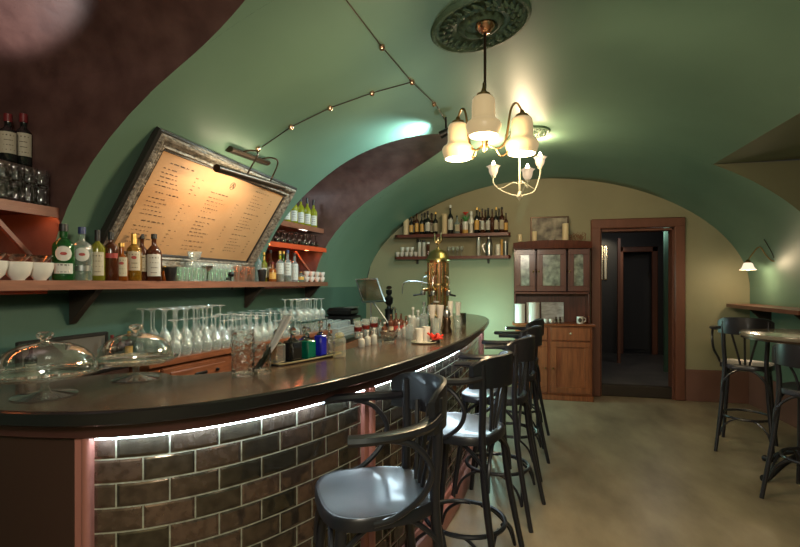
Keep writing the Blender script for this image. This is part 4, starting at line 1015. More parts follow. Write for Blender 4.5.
# ------------------------------------------------------------------ back bench with drawers, work counter
ba, bbv = Vector((-1.835, 1.62, 0)), Vector((-1.49, 3.85, 0)); bd = (bbv - ba).normalized(); bn = Vector((bd.y, -bd.x, 0)); BLn = (bbv - ba).length; ban = atan2(bd.y, bd.x)
ZBe = 1.10
def bpt(s, ins, z): p = ba + bd * s - bn * ins; return (p.x, p.y, z)
bench = thing('bar_sideboard', 'orange wooden sideboard with drawers behind the bar carrying glasses', 'sideboard', (-1.85, 2.8, 0)); BO = bench.location
mb = MB(); mb.prism([bpt(.44, 0, 0)[:2], (bbv.x, bbv.y), (-2.095, bbv.y + .05), (-2.095, bpt(.44, 0, 0)[1])], ZBe - .03, ZBe); mb.build('worktop', 'bench', bench, BO)
i0, i1_ = bpt(.46, .03, 0), bpt(BLn - .02, .03, 0)
mb = MB(); mb.prism([(i0[0], i0[1]), (i1_[0], i1_[1]), (-2.09, i1_[1]), (-2.09, i0[1])], 0, ZBe - .03); mb.build('carcass', 'bench', bench, BO)
for k in range(3):
    s0, s1 = .53 + k * .58, 1.03 + k * .58
    c = bpt((s0 + s1) / 2, .022, ZBe - .115)
    dr = MB().box(c, (s1 - s0, .02, .14), rot=ban, bev=.008).build('drawer', 'bench', bench, BO)
    c = bpt((s0 + s1) / 2, .010, ZBe - .115); MB().box(c, (s1 - s0 - .09, .012, .085), rot=ban, bev=.006).build('drawer_panel', 'bench', dr, BO)
    c = bpt((s0 + s1) / 2, -.004, ZBe - .11); MB().box(c, (.09, .012, .018), rot=ban, bev=.004).build('handle', 'blackmetal', dr, BO)
    MB().lathe([(0, -.01), (.012, -.006), (.012, .006), (0, .01)], 8, bpt((s0 + s1) / 2 + .13, .0, ZBe - .11)).build('lock', 'blackmetal', dr, BO)
GB = 'upturned stem glasses on the sideboard'
gp = None; k = 0
def bench_glass(s, ins, h, r, lab, z=ZBe):
    global gp, k
    loc = bpt(s, ins, z)
    if loc[0] < -2.06: return
    if gp is None: gp = single('wine_glass', wine_mb(.2, .04, False), 'stem', loc, lab, 'glass', GB)
    o = gp if k == 0 else dup(gp, loc, 0, lab)
    o.scale = (r / .04, r / .04, h / .2); k += 1
for row, ins in enumerate((.05, .135, .22, .31, .40)):
    n = 0
    for i in range(22):
        s = .64 + .076 * i + .02 * (row % 2)
        if ins < .27 and s > 1.80: break
        if bpt(s, ins, 0)[0] < -2.055: continue
        if s > 2.2: break
        if s < .98: h = (.20, .255, .255, .255, .25)[row]
        elif s < 1.22: h = (.17, .20, .255, .255, .25)[row]
        else: h = .165 + .012 * ((i * 7 + row * 3) % 3)
        if row == 0 and s > 1.5: h = .13
        bench_glass(s, ins, h, .038, 'upturned stem glass on the sideboard, %s row from the front, %s from left' % (ORD[row], ORD[n])); n += 1

t = thing('low_cabinet', 'dark low cabinet against the left wall behind the cake stands', 'cabinet', (-1.975, 1.785, 0))
MB().box((0, 0, .54), (.22, .50, 1.08), bev=.004).build('carcass', 'endpanel', t); MB().box((.0, 0, 1.09), (.23, .51, .02), bev=.003).build('worktop', 'edge', t)
# raised glass rack at the far end
s0, s1, q0, q1, zr_ = 1.83, 2.235, .03, .25, 1.205
t = thing('glass_rack', 'low steel rack lifting a tier of glasses at the sideboard far end', 'rack', bpt((s0 + s1) / 2, (q0 + q1) / 2, ZBe)); RO = t.location
mb = MB(); mb.prism([bpt(s0, q0, 0)[:2], bpt(s1, q0, 0)[:2], bpt(s1, q1, 0)[:2], bpt(s0, q1, 0)[:2]], zr_ - .008, zr_); mb.build('shelf_plate', 'teal_glass', t, RO)
for a, b_ in ((s0 + .01, q0 + .01), (s1 - .01, q0 + .01), (s0 + .01, q1 - .01), (s1 - .01, q1 - .01)):
    p = bpt(a, b_, ZBe); MB().tube([p, (p[0], p[1], zr_ - .008)], .004, 6).build('leg', 'steel', t, RO)
g2 = None; kk = 0
for row in range(3):
    for i in range(5):
        loc = bpt(s0 + .045 + .08 * i, q0 + .04 + .07 * row, zr_); lab = 'upturned stem glass on the raised rack, %s row from the front, %s from left' % (ORD[row], ORD[i])
        if g2 is None: g2 = single('wine_glass', wine_mb(.165, .034, False), 'stem', loc, lab, 'glass', 'stem glasses on the raised rack')
        else: dup(g2, loc, 0, lab)
g2 = None
for row in range(2):
    for i in range(5):
        loc = bpt(s0 + .05 + .078 * i, q0 + .05 + .09 * row, ZBe); lab = 'small tumbler under the raised glass rack, %s row, %s from left' % (('front', 'back')[row], ORD[i])
        if g2 is None: g2 = single('tumbler', tumbler_mb(.08, .032), 'stem', loc, lab, 'glass', 'tumblers under the raised rack')
        else: dup(g2, loc, 0, lab)
# framed dark panel leaning at the near end of the sideboard, bottles with red caps
t = thing('leaning_panel', 'black framed grey panel leaning on the wall behind the cake domes', 'panel', (-2.03, 1.83, ZBe))
tl = Matrix.Rotation(radians(8), 3, 'Y')
y0_, y1_ = on_x(17, 348, -2.04)[1], on_x(104, 332, -2.04)[1]; hy = (y1_ - y0_) / 2; cyy = (y0_ + y1_) / 2; t.location = (-2.03, cyy, ZBe)
MB().box((-.0, 0, .07), (.012, hy * 2 - .02, .135)).build('panel_face', 'grey_slate', t)
for c, d in (((.0, 0, .143), (.022, hy * 2, .018)), ((.0, 0, .006), (.022, hy * 2, .012)), ((0, -hy, .075), (.022, .018, .15)), ((0, hy, .075), (.022, .018, .15))): MB().box(c, d, bev=.003).build('frame_bar', 'frameblack', t)
for i, (px_, top, lab) in enumerate(((112, 335, 'dark bottle with red cap behind the second cake dome, left one'), (120, 335, 'dark bottle with red cap behind the second cake dome, right one'), (129, 331, 'dark bottle with gold label seen through the second cake dome'))):
    p = on_x(px_, 340, -1.98); bottle('syrup_bottle', lab, 'bottle', (p[0], p[1], ZBe), on_x(px_, top, -1.98)[2] - ZBe, .021, body='b_black', cap='c_red' if i < 2 else 'c_gold', lab=None if i < 2 else 'gold', group='syrup bottles behind the cake dome', capf=.2)
p = on_x(21, 375, -1.95); bottle('syrup_bottle', 'dark bottle with cream label seen through the first cake dome', 'bottle', (p[0] + .05, p[1], ZBe), .16, .022, body='b_black', cap='c_black', lab='paper')
# steel work counter along the wall beyond the sideboard
t = thing('work_counter', 'dark low work counter beyond the sideboard under the till', 'counter', (-1.82, 5.2, 0)); WO = t.location
MB().box((-1.80, 5.2, .985), (.58, 2.5, .03), bev=.004).build('worktop', 'greymetal', t, WO)
MB().box((-1.81, 5.2, .485), (.54, 2.46, .97)).build('carcass', 'endpanel', t, WO)
for i in range(3): MB().box((-1.535, 4.37 + .8 * i, .5), (.012, .74, .85), bev=.004).build('door', 'bench', t, WO)
ZW = 1.0
# grey glass crate with tumblers
c = on_z(358, 337, ZW); c = (-1.66, 4.28, ZW)
t = thing('glass_crate', 'grey ribbed crate of tumblers beyond the end of the sideboard', 'crate', c)
M['crate'] = mat('grey_crate', (.34, .37, .36), .45)
mb = MB()
for z in (.012, .035, .058, .081): mb.tube([(x, y, z) for x, y in ((-.14, -.22), (.14, -.22), (.14, .22), (-.14, .22))], .008, 6, closed=True)
mb.build('rib', 'crate', t); MB().box((0, 0, .006), (.27, .43, .010)).build('base', 'crate', t)
for x in (-.14, .14):
    MB().box((x, 0, .045), (.006, .43, .085)).build('side', 'crate', t)
for y in (-.22, .22): MB().box((0, y, .045), (.27, .006, .085)).build('side', 'crate', t)
g2 = None
for r in range(3):
    for i in range(5):
        loc = (c[0] - .09 + .09 * r, c[1] - .17 + .085 * i, ZW + .0115); lab = 'tumbler in the grey crate, %s row from the bar, %s from the viewer' % (ORD[2 - r], ORD[i])
        if g2 is None: g2 = single('tumbler', MB().shell([(.030, 0), (.036, .02), (.034, .125), (.02, .13), (0, .13)], 12), 'stem', loc, lab, 'glass', 'tumblers in the grey crate')
        else: dup(g2, loc, 0, lab)
# till / grinder, screen on arm, grinder
p = (-1.82, 5.02)
t = thing('cash_register', 'black boxy cash register with pale display below the tilted screen', 'cash register', (p[0], p[1], ZW))
MB().box((0, 0, .07), (.32, .34, .14), bev=.012).build('body', 'blackmetal', t); MB().box((0, 0, .185), (.28, .32, .09), bev=.03).build('top_cover', 'blackmetal', t)
MB().box((.161, -.0, .09), (.008, .24, .05), bev=.003).build('display', 'steel', t); MB().box((.10, 0, .232), (.1, .24, .012), bev=.003).build('keypad', 'greymetal', t)
t = thing('tablet_stand', 'grey framed tilted screen on two slanting metal legs behind the bar', 'screen', (-1.60, 5.0, ZW)); TO = t.location
A, B, C_, D_ = [Vector(on_y(x, y, Y)) for x, y, Y in ((356, 279.5, 5.12), (377, 279, 5.0), (385, 301, 4.9), (363, 302, 5.02))]
MB().tube([A, B, C_, D_], .014, 6, closed=True).build('frame', 'steel', t, TO)
n_ = (B - A).cross(D_ - A).normalized(); cc = (A + B + C_ + D_) / 4
vs = [cc + (v - cc) * .93 + n_ * s for s in (-.004, .004) for v in (A, B, C_, D_)]
MB().add(vs, [(0, 1, 2, 3), (7, 6, 5, 4), (0, 4, 5, 1), (1, 5, 6, 2), (2, 6, 7, 3), (3, 7, 4, 0)]).build('screen', glass('dark_glass_screen', (.62, .66, .62), .4, .15), t, TO)
m1 = (C_ + D_) / 2; 
MB().tube([D_.lerp(C_, .35), (m1.x - .02, m1.y - .02, ZW + .004)], .010, 6).build('leg', 'greymetal', t, TO)
MB().tube([D_.lerp(C_, .45), on_y(393, 325, 4.9)[:2] + (ZW + .004,)], .009, 6).build('leg', 'greymetal', t, TO)
t = thing('coffee_grinder', 'slim dark coffee grinder between the screen and the copper coffee machine', 'grinder', (*on_y(389, 300, 5.35)[:2], ZW))
MB().lathe([(.06, 0), (.065, .01), (.05, .03), (.045, .16), (.05, .2), (.03, .21), (.02, .24), (.045, .27), (.05, .33), (.03, .345), (.02, .36), (.035, .38), (.035, .42), (0, .43)], 18).build('body', 'blackmetal', t)
MB().lathe([(.0, .431), (.03, .432), (.034, .45), (.02, .465), (0, .468)], 16).build('lid', 'bronze', t)
MB().tube([(.05, -.02, .22), (.09, -.04, .2), (.09, -.04, .12)], .012, 8).build('spout', 'steel', t)

# ------------------------------------------------------------------ copper coffee machine
EX, EY = -.775, 5.12
e = thing('coffee_machine', 'tall copper and brass column coffee machine with eagle finial on the bar', 'coffee machine', (EX, EY, ZB))
MB().lathe([(0, .0), (.205, 0), (.21, .01), (.21, .035), (.2, .05), (.2, .10), (.205, .105), (.205, .12), (0, .12)], 36).build('base', 'brass', e)
MB().lathe([(.155, .12), (.155, .70)], 36).build('boiler', 'copper', e)
mb = MB()
for k in range(12):
    a = 2 * pi * k / 12 + .1; mb.lathe([(.021, .12), (.021, .71)], 8, (cos(a) * .16, sin(a) * .16, 0))
mb.build('column_tube', 'brass', e)
for z in (.13, .40, .69): MB().lathe([(.178, z), (.19, z + .005), (.19, z + .028), (.178, z + .033)], 36).build('ring', 'brass', e)
M['domebrass'] = mat('greenish_aged_brass', (.30, .25, .09), .3, metal=.9)
MB().lathe([(.20, .715), (.21, .72), (.208, .735), (.185, .75), (.165, .79), (.13, .83), (.08, .855), (.03, .862), (.025, .88), (.018, .885), (.022, .9), (0, .905)], 36, wob=lambda a, z: 1 + (.02 * cos(18 * a) if z < .76 else 0)).build('dome', 'domebrass', e)
mb = MB(); mb.lathe([(0, .9), (.016, .91), (.024, .945), (.020, .975), (.012, .99), (.013, 1.005), (.006, 1.015), (0, 1.018)], 12)
for sx in (-1, 1): mb.tube(catmull([(0, 0, .94), (sx * .035, 0, .955), (sx * .055, 0, .99), (sx * .05, 0, 1.04), (sx * .062, 0, 1.075)], 4), [.012, .014, .016, .018, .02, .02, .02, .02, .018, .017, .015, .013, .011, .009, .007, .005, .003], 6)
mb.build('eagle_finial', 'brass', e)
for k, a in enumerate((radians(200), radians(260), radians(320))):
    d = Vector((cos(a), sin(a), 0))
    g = MB().tube([d * .16 + Vector((0, 0, .36)), d * .24 + Vector((0, 0, .36)), d * .255 + Vector((0, 0, .35))], .026, 10).build('group_head', 'brass', e)
    MB().lathe([(.035, 0), (.04, .01), (.04, .05), (.03, .06)], 14, (d.x * .255, d.y * .255, .28)).build('brew_head', 'steel', e)
    MB().tube([d * .27 + Vector((0, 0, .295)), d * .42 + Vector((0, 0, .28))], .012, 8).build('portafilter_handle', 'black', e)
    MB().tube(catmull([d * .19 + Vector((0, 0, .52)), d * .25 + Vector((0, 0, .5)), d * .27 + Vector((0, 0, .42)), d * .28 + Vector((0, 0, .40))], 4), .008, 8).build('steam_pipe', 'steel', e)
    MB().lathe([(0, -.02), (.018, -.015), (.02, .01), (0, .02)], 10, (d.x * .2, d.y * .2, .56)).build('valve_knob', 'oldbrass', e)
e.scale = (.64, .64, .85)
a = radians(195); d = Vector((cos(a), sin(a), 0))
MB().tube(catmull([d * .17 + Vector((0, 0, .43)), d * .4 + Vector((0, 0, .46)), d * .58 + Vector((0, 0, .43)), d * .6 + Vector((0, 0, .3))], 5), .010, 8).build('lever_arm', 'steel', e)
MB().lathe([(0, -.006), (.045, -.005), (.05, .0), (.05, .012), (0, .014)], 24, (-.0, -.187, .2)).build('gauge', 'whitepaper', e)
MB().lathe([(.13, 0), (.14, .006), (.14, .02), (.0, .02)], 24, (d.x * .33, d.y * .33, .0)).build('drip_tray', 'steel', e)

# ------------------------------------------------------------------ bar top: cake stands
def cake_stand(px_, py_, rp, label):
    c = on_z(px_, py_, ZB); t = thing('cake_stand', label, 'cake stand', c); h = .072
    MB().lathe([(0, .0), (rp * .55, 0), (rp * .56, .004), (rp * .3, .010), (.016, .018), (.011, .03), (.014, h - .012), (.02, h - .004), (0, h - .003)], 36).build('foot', 'cakeglass', t)
    MB().lathe([(0, h - .003), (rp * .9, h - .003), (rp, h + .008), (rp, h + .012), (rp * .96, h + .009), (rp * .88, h + .003), (0, h + .003)], 48).build('plate', 'cakeglass', t)
    d = tag(MB().shell([(rp * .9, 0), (rp * .885, .025), (rp * .82, .05), (rp * .66, .076), (rp * .42, .094), (rp * .15, .102), (.012, .103)], 48).build('cake_dome', 'glass'), label.replace('cake stand', 'cake dome covering the stand'), 'dome'); d.location = (c[0], c[1], ZB + h + .0035)
    MB().lathe([(0, .101), (.014, .102), (.012, .110), (.022, .116), (.026, .125), (.02, .134), (0, .137)], 20).build('knob', 'cut', d)
    mb = MB(); mb.tube([(cos(a) * rp * .9, sin(a) * rp * .9, .004) for a in [2 * pi * k / 48 for k in range(48)]], .0035, 6, closed=True); mb.build('rim', 'cut', d)
cake_stand(45, 396, .165, 'low glass cake stand at the left frame edge on the bar')
cake_stand(136, 379, .150, 'low glass cake stand second from the left on the bar')

def on_bar(px_, py_): return on_z(px_, py_, ZB)
def sc_at(p): return (-SY * p[0] + CY * p[1]) / F_PX        # metres per pixel there
def jar(nm, lab, cat, px_, py_, wpx, hpx, m, taper=1.0, group=None, seg=20):
    p = on_bar(px_, py_); k = sc_at(p); r, h = wpx / 2 * k, hpx * k
    return single(nm, MB().shell([(0, .003), (r * taper, 0), (r, h), (r * .93, h), (r * taper * .92, .012), (0, .012)], seg), m, p, lab, cat, group), p, k
jar('mixing_glass', 'large cut crystal mixing glass standing on the bar left of the decanters', 'mixing glass', 243, 375, 22, 45, 'cut')
j, p, k = jar('mixing_glass', 'smaller cut crystal mixing glass holding grey ice tongs', 'mixing glass', 262, 373, 18, 29, 'cut')
t = thing('ice_tongs', 'long grey metal tongs leaning in the smaller mixing glass', 'tongs', (p[0], p[1], ZB + .014))
q = Vector(on_y(288, 316, p[1] + .12)) - Vector(t.location)
for s in (-.007, .007): MB().tube([(s - .012, -.015, .005), (s + q.x * .5, q.y * .5 - .01, q.z * .5), (s * 1.4 + q.x, q.y, q.z)], [.007, .012, .012], 6, flat=.008).build('tong_arm', mat('matt_grey_tongs', (.42, .40, .38), .5), t)
# decanters on a tray
ta, tb = Vector(on_bar(281, 364)), Vector(on_bar(330, 355)); td = (tb - ta).normalized(); tan_ = atan2(td.y, td.x); tl_ = (tb - ta).length
t = thing('tray', 'long black tray with pale rim carrying a row of square decanters', 'tray', (ta + tb) / 2, tan_)
mb = MB(); L_ = tl_ / 2 + .05
op = [(math.copysign(abs(cos(a)) ** .35, cos(a)) * L_, math.copysign(abs(sin(a)) ** .35, sin(a)) * .055) for a in [2 * pi * k / 40 for k in range(40)]]
mb.prism(op, 0, .006); mb.build('tray_base', 'blackmetal', t); mb = MB(); mb.tube([(x, y, .009) for x, y in op], .004, 6, closed=True); mb.build('rim', mat('pale_gold_rim', (.5, .42, .24), .35, metal=.6), t)
def decanter(px_, m, lab, w, h, back=0):
    c0 = on_bar(px_, 360); s = ((px_ - 281) / (330 - 281)); c = ta + td * (tl_ * s) + Vector((-td.y, td.x, 0)) * back
    t = thing('decanter', lab, 'decanter', (c.x, c.y, ZB + .0065), tan_, 'decanters on the black tray')
    MB().box((0, 0, h * .29), (w, w, h * .58), bev=.006).build('glass_body', m, t)
    MB().lathe([(w * .42, h * .578), (w * .3, h * .63), (w * .17, h * .66), (w * .15, h * .74), (w * .22, h * .755), (0, h * .757)], 16).build('neck', 'cut', t)
    MB().lathe([(0, h * .758), (w * .12, h * .76), (w * .24, h * .82), (w * .28, h * .88), (w * .22, h * .95), (0, h)], 12).build('stopper', 'cut', t)
    return t
M['d_clear'] = glass('smoky_decanter_glass', (.62, .58, .42), .6, .06, .12)
decanter(277, 'd_clear', 'clear square decanter first from the left on the tray', .062, .155)
decanter(291.5, 'b_black', 'black square decanter second from the left on the tray', .066, .16)
decanter(306, 'b_teal', 'green square decanter on the tray right of the black one', .062, .15)
decanter(311, 'b_blue', 'deep blue decanter half hidden behind the green decanter', .045, .15, .055)
decanter(319.5, 'b_blue', 'bright blue tall square decanter at the front of the tray', .048, .18)
decanter(329, 'd_clear', 'tall slim clear decanter at the right end of the tray', .032, .16)
p = on_bar(339.5, 358); k = sc_at(p)
t = thing('crystal_jar', 'yellowish cut crystal jar right of the decanter tray', 'jar', p)
M['yellowcut'] = glass('yellow_crystal', (.95, .85, .5), .65, .08, .2)
MB().lathe([(0, 0), (.03, 0), (.033, .01), (.033, .085), (.026, .1), (0, .102)], 10).build('glass_body', 'yellowcut', t, smooth=10)
MB().lathe([(.0, .102), (.02, .104), (.026, .112), (.016, .125), (0, .13)], 10).build('stopper', 'yellowcut', t, smooth=10)
# small things in the middle of the bar
GB = 'small salt bottles on the bar'
M['frostb'] = mat('frosted_white_glass', (.62, .64, .60), .25, trans=.3)
for i, (px_, py_, h) in enumerate(((361.5, 347, 14), (367.5, 345.5, 15), (374, 344, 16))):
    p = on_bar(px_, py_); k = sc_at(p); bottle('small_bottle', 'small frosted bottle with white cap on the bar, %s from left' % ORD[i], 'bottle', p, h * k, 3.3 * k, body='frostb', cap='c_white', group=GB, body_f=.5)
for i, (px_, py_) in enumerate(((358, 338), (366, 336), (374, 334))):
    p = on_bar(px_, py_); k = sc_at(p)
    t = thing('striped_glass', 'clear glass with dark red band behind the small frosted bottles, %s from left' % ORD[i], 'glass', p, 0, 'red banded glasses on the bar')
    tumbler_mb(17 * k, 4 * k, .8).build('glass_body', 'stem', t); MB().lathe([(3.75 * k, 7 * k), (4.1 * k, 11 * k)], 14).build('red_band', mat('dark_red_band', (.12, .012, .01), .4), t)
p = on_bar(389, 342); k = sc_at(p)
t = thing('crystal_bowl', 'cut crystal bowl on the bar in front of the amber bitters bottles', 'bowl', p)
MB().shell([(0, .004), (5 * k, 0), (5.2 * k, .006), (8 * k, 5 * k), (9.2 * k, 11 * k), (8.8 * k, 11 * k), (7 * k, 5 * k), (4 * k, .012), (0, .012)], 20, wob=lambda a, z: 1 + .03 * cos(14 * a)).build('glass_body', 'cut', t)
tag_ = 0
for i, (px_, py_, top) in enumerate(((384.5, 337, 322), (391, 334.5, 314), (396, 334, 313), (401, 333, 313.5), (406, 332.5, 316))):
    p = on_bar(px_, py_); k = sc_at(p)
    bottle('bitters_bottle', 'amber bitters bottle with copper top in the cluster on the bar, %s from left' % ORD[i], 'bottle', p, (py_ - top) * k, 3.0 * k, body='b_rose', cap='copper' if i else 'c_white', lab='redink' if i > 1 else 'paper', labz=(.1, .4), group='amber bitters bottles on the bar', body_f=.6)
for i, (px_, py_, top, w, m, cp, lab) in enumerate(((409.5, 339, 315, 8, 'b_ice', 'c_white', 'clear pouring bottle with white top left of the white candles'), (413, 331, 307, 7, 'frostb', 'c_white', 'white frosted bottle behind the clear pouring bottle'),
      (424, 332, 302, 9, 'b_ice', 'steel', 'large clear bottle with steel pourer behind the white candles'), (432, 329, 303, 7, 'b_green', 'c_black', 'green glass bottle beside the paper cones'), (418, 330, 310, 8, 'frostb', 'c_white', 'round white stoppered jar behind the candle saucer'),
      (380.5, 336, 320, 5, 'b_ice', 'copper', 'small clear bottle with copper top left of the amber bitters'), (399, 338.5, 322, 6, 'b_ice', 'c_white', 'short clear bottle with white cap in front of the amber bitters'), (404.5, 337, 321, 5.5, 'frostb', 'copper', 'short frosted bottle with copper top in front of the amber bitters'), (428, 326.5, 306, 6, 'b_ice', 'steel', 'slim clear bottle with steel top just left of the paper cones'))):
    p = on_bar(px_, py_); k = sc_at(p); bottle('bar_bottle', lab, 'bottle', p, (py_ - top) * k, w / 2 * k, body=m, cap=cp, group='bottles in the middle of the bar', body_f=.5)
p = on_bar(424, 343); k = sc_at(p)
sau = single('saucer', MB().lathe([(0, .0), (8 * k, 0), (13 * k, .008), (13 * k, .011), (7 * k, .005), (0, .005)], 28), 'cream', p, 'round cream saucer under the white candles on the bar', 'saucer')
for dx, dy, h, lab in ((-4, -.5, 14, 'white candle glass at the front of the cream saucer'), (1, .04, 15, 'white candle glass at the back of the cream saucer')):
    single('candle_glass', MB().lathe([(0, 0), (3.6 * k, 0), (4.4 * k, h * k), (4.0 * k, h * k), (3.6 * k, h * k * .8), (0, h * k * .8)], 18), 'white', (p[0] + dx * k, p[1] + (dy if dy > -.4 else -.02), ZB + .0055), lab, 'candle', 'white candle glasses on the saucer')
t = thing('napkin', 'crumpled bright red cloth napkin beside the white candles', 'napkin', (p[0] + 11.5 * k, p[1] + .01, ZB))
mb = MB(); rnd = random.Random(5)
for i in range(7):
    a = i * .9; b_ = Vector((cos(a) * .02, sin(a) * .02, .012)); tip = Vector((cos(a + .5) * .05, sin(a + .5) * .035, rnd.uniform(.03, .065)))
    mb.tube(catmull([Vector((0, 0, .008)), b_ + Vector((0, 0, .02)), tip], 4), [.012, .016, .018, .018, .016, .014, .012, .009, .004], 6, flat=.006)
mb.build('cloth', 'red', t); MB().lathe([(0, 0), (.026, 0), (.03, .012), (.022, .02), (0, .02)], 12).build('cloth_base', 'c_black', t)
p = on_bar(436, 338); k = sc_at(p)
t = thing('cone_holder', 'tall clear glass holding two white paper cones by the coffee machine', 'glass', p)
MB().shell([(0, .003), (4.5 * k, 0), (5.5 * k, 20 * k), (5.2 * k, 20 * k), (4.2 * k, .01), (0, .01)], 18).build('glass_body', 'stem', t)
for s in (-1, 1): MB().shell([(1.0 * k, 9 * k), (4.2 * k, 33 * k), (4.0 * k, 33 * k), (0, 9 * k)], 16, (s * 4 * k, 0, 0)).build('paper_cone', mat('cone_paper', (.5, .47, .43), .6), t)
p = on_bar(447, 333); k = sc_at(p)
t = thing('pepper_mill', 'dark turned pepper mill with silver top in front of the coffee machine', 'pepper mill', p)
MB().lathe([(0, 0), (5 * k, 0), (5.2 * k, 2 * k), (3.4 * k, 7 * k), (4.4 * k, 11 * k), (3 * k, 15 * k), (0, 15 * k)], 16).build('body', 'bronze', t); MB().lathe([(2 * k, 15 * k), (3.6 * k, 18 * k), (3 * k, 22 * k), (1 * k, 24 * k), (1.3 * k, 26 * k), (0, 27 * k)], 14).build('head', 'steel', t)
for px_, py_, h, m, lab in ((450.5, 331, 30, 'yellowcut', 'pale yellow cruet with tall white stopper near the bar end'), (458, 328, 26, 'stem', 'grey glass cruet with tall white stopper, last on the bar')):
    p = on_bar(px_, py_); k = sc_at(p); t = thing('cruet', lab, 'cruet', p, 0, 'white stoppered cruets at the bar end')
    MB().lathe([(0, 0), (3.4 * k, 0), (3.6 * k, 2 * k), (3.4 * k, h * .45 * k), (2.4 * k, h * .5 * k), (0, h * .5 * k)], 16).build('glass_body', m, t)
    MB().lathe([(2.4 * k, h * .48 * k), (2.0 * k, h * .6 * k), (2.9 * k, h * .85 * k), (2.7 * k, h * k), (0, h * k)], 14).build('stopper', 'white', t)
p = on_bar(463, 326); k = sc_at(p); single('tumbler', tumbler_mb(13 * k, 3.4 * k, .9), 'smoke', p, 'small grey tumbler beside the last white stoppered cruet', 'glass')

# ------------------------------------------------------------------ back wall shelves
WYF = 6.58
bx0, bx1 = on_y(393.5, 237, WYF)[0] + .004, on_y(510.5, 235, WYF)[0]
shz = []
for nm, y0_, y1_, lab in (('upper', 237.5, 235.4, 'upper mahogany shelf on the back wall crowded with bottles'), ('lower', 260.0, 257.6, 'lower mahogany shelf on the back wall with jars and cups')):
    z = (on_y(393.5, y0_, WYF)[2] + on_y(510.5, y1_, WYF)[2]) / 2
    t = thing('wall_shelf', lab, 'shelf', ((bx0 + bx1) / 2, 6.69, z)); MB().prism([(bx0, WYF + .06), (bx0 + .05, WYF), (bx1 - .03, WYF), (bx1, WYF + .03), (bx1, YB - .002), (bx0, YB - .002)], z, z + .04).build('board', 'darkshelf', t, t.location, smooth=20)
    for x in (bx0 + .3, bx1 - .3): MB().box((x, YB - .012, z - .03), (.03, .02, .06), bev=.004).build('bracket', 'bracket', t, t.location)
    shz.append(z + .04)
GB = 'bottles on the upper back wall shelf'
def wl(px_, Y, z): p = on_y(px_, 240, Y); return (p[0], Y, z)
YS = 6.67
def candle(px_, w, top, z, Y, lab, par=None, m='candle'):
    p = wl(px_, Y, z); k = sc_at(p); h = on_y(px_, top, Y)[2] - z; r = w / 2 * k
    t = thing('candle', lab, 'candle', p, 0, 'pillar candles'); MB().lathe([(0, 0), (r, 0), (r, h - .006), (r * .9, h), (r * .5, h - .006), (0, h - .008)], 16).build('wax', m, t)
    MB().tube([(0, 0, h - .008), (.001, 0, h + .008)], .0015, 5).build('wick', 'ink', t); return t
candle(406, 5.6, 219, shz[0], YS, 'beige pillar candle at the left end of the upper back shelf')
candle(444.5, 5.8, 214, shz[0], YS + .02, 'tall cream pillar candle in the middle of the upper back shelf')
bl = [(411.2, 215.5, 4.6, 'b_black', 'gold', 'dark bottle with amber label'), (416.7, 212, 4.4, 'b_brown', 'gold', 'brown bottle with gold label'), (421.8, 213.5, 4.6, 'b_black', 'gold', 'dark bottle with orange label'),
      (427.8, 211, 6, 'b_black', 'whitepaper', 'broad dark bottle with white label'), (435.5, 212, 5, 'b_black', 'paper', 'slim dark bottle with pale label'),
      (450.4, 205, 5.6, 'b_black', 'whitepaper', 'tallest dark bottle with white cap'), (457.2, 215.5, 6, 'b_ice', 'paper', 'short clear bottle with cream label'), (461.6, 219, 3.4, 'b_brown', None, 'little brown bottle'),
      (476.8, 207.5, 5.4, 'b_black', 'gold', 'dark bottle with yellow label'), (482.4, 208.5, 4.2, 'b_brown', 'whitepaper', 'slim brown bottle with white stripe label'), (488.3, 208, 5.4, 'b_black', 'whitepaper', 'black bottle with pale label'),
      (492.2, 209, 4, 'b_brown', None, 'narrow brown bottle without label'), (496, 207.5, 4.8, 'b_black', 'paper', 'dark bottle with grey label'), (502, 207, 5.6, 'b_brown', 'paper', 'broad brown bottle with cream label'), (506, 213, 4, 'b_brown', 'gold', 'short brown bottle with orange label')]
for i, (px_, top, w, b_, l_, d) in enumerate(bl):
    Y = YS + (.03 if i % 3 == 1 else 0) - (.02 if w < 4.5 else 0); p = wl(px_, Y, shz[0]); k = sc_at(p); h = on_y(px_, top, Y)[2] - shz[0]
    bottle('liquor_bottle', '%s, upper back shelf front row, %s from left' % (d, ORD[i]), 'bottle', p, h, w / 2 * k, body=b_, cap='c_white' if i == 5 else ('c_black' if i % 4 else 'c_gold'), lab=l_, labz=(.14, .5), group=GB, seg=14)
for i, (px_, top, w) in enumerate(((414, 214, 4.2), (424.8, 212.5, 4.2), (431.8, 213, 4.4), (479.6, 209, 4), (485.5, 209.5, 4), (499, 208.5, 4.2))):
    Y = 6.755; p = wl(px_, Y, shz[0]); k = sc_at(p)
    bottle('liquor_bottle', 'dark bottle in rear row of the upper back shelf, %s from left' % ORD[i], 'bottle', p, on_y(px_, top, Y)[2] - shz[0], w / 2 * k, body='b_black' if i % 2 else 'b_brown', cap='c_gold' if i % 3 == 0 else 'c_black', lab='paper', group=GB, seg=12)
p = wl(465.4, YS, shz[0]); k = sc_at(p)
t = thing('flower_pot', 'white and orange pot with green leaves and red flower on upper back shelf', 'flower pot', p)
MB().lathe([(0, 0), (2.6 * k, 0), (3.2 * k, 12 * k), (2.8 * k, 12 * k), (0, 11 * k)], 16).build('pot', 'white', t); MB().lathe([(2.75 * k, .2 * k), (2.95 * k, 4 * k)], 16).build('pot_band', 'gold', t)
mb = MB()
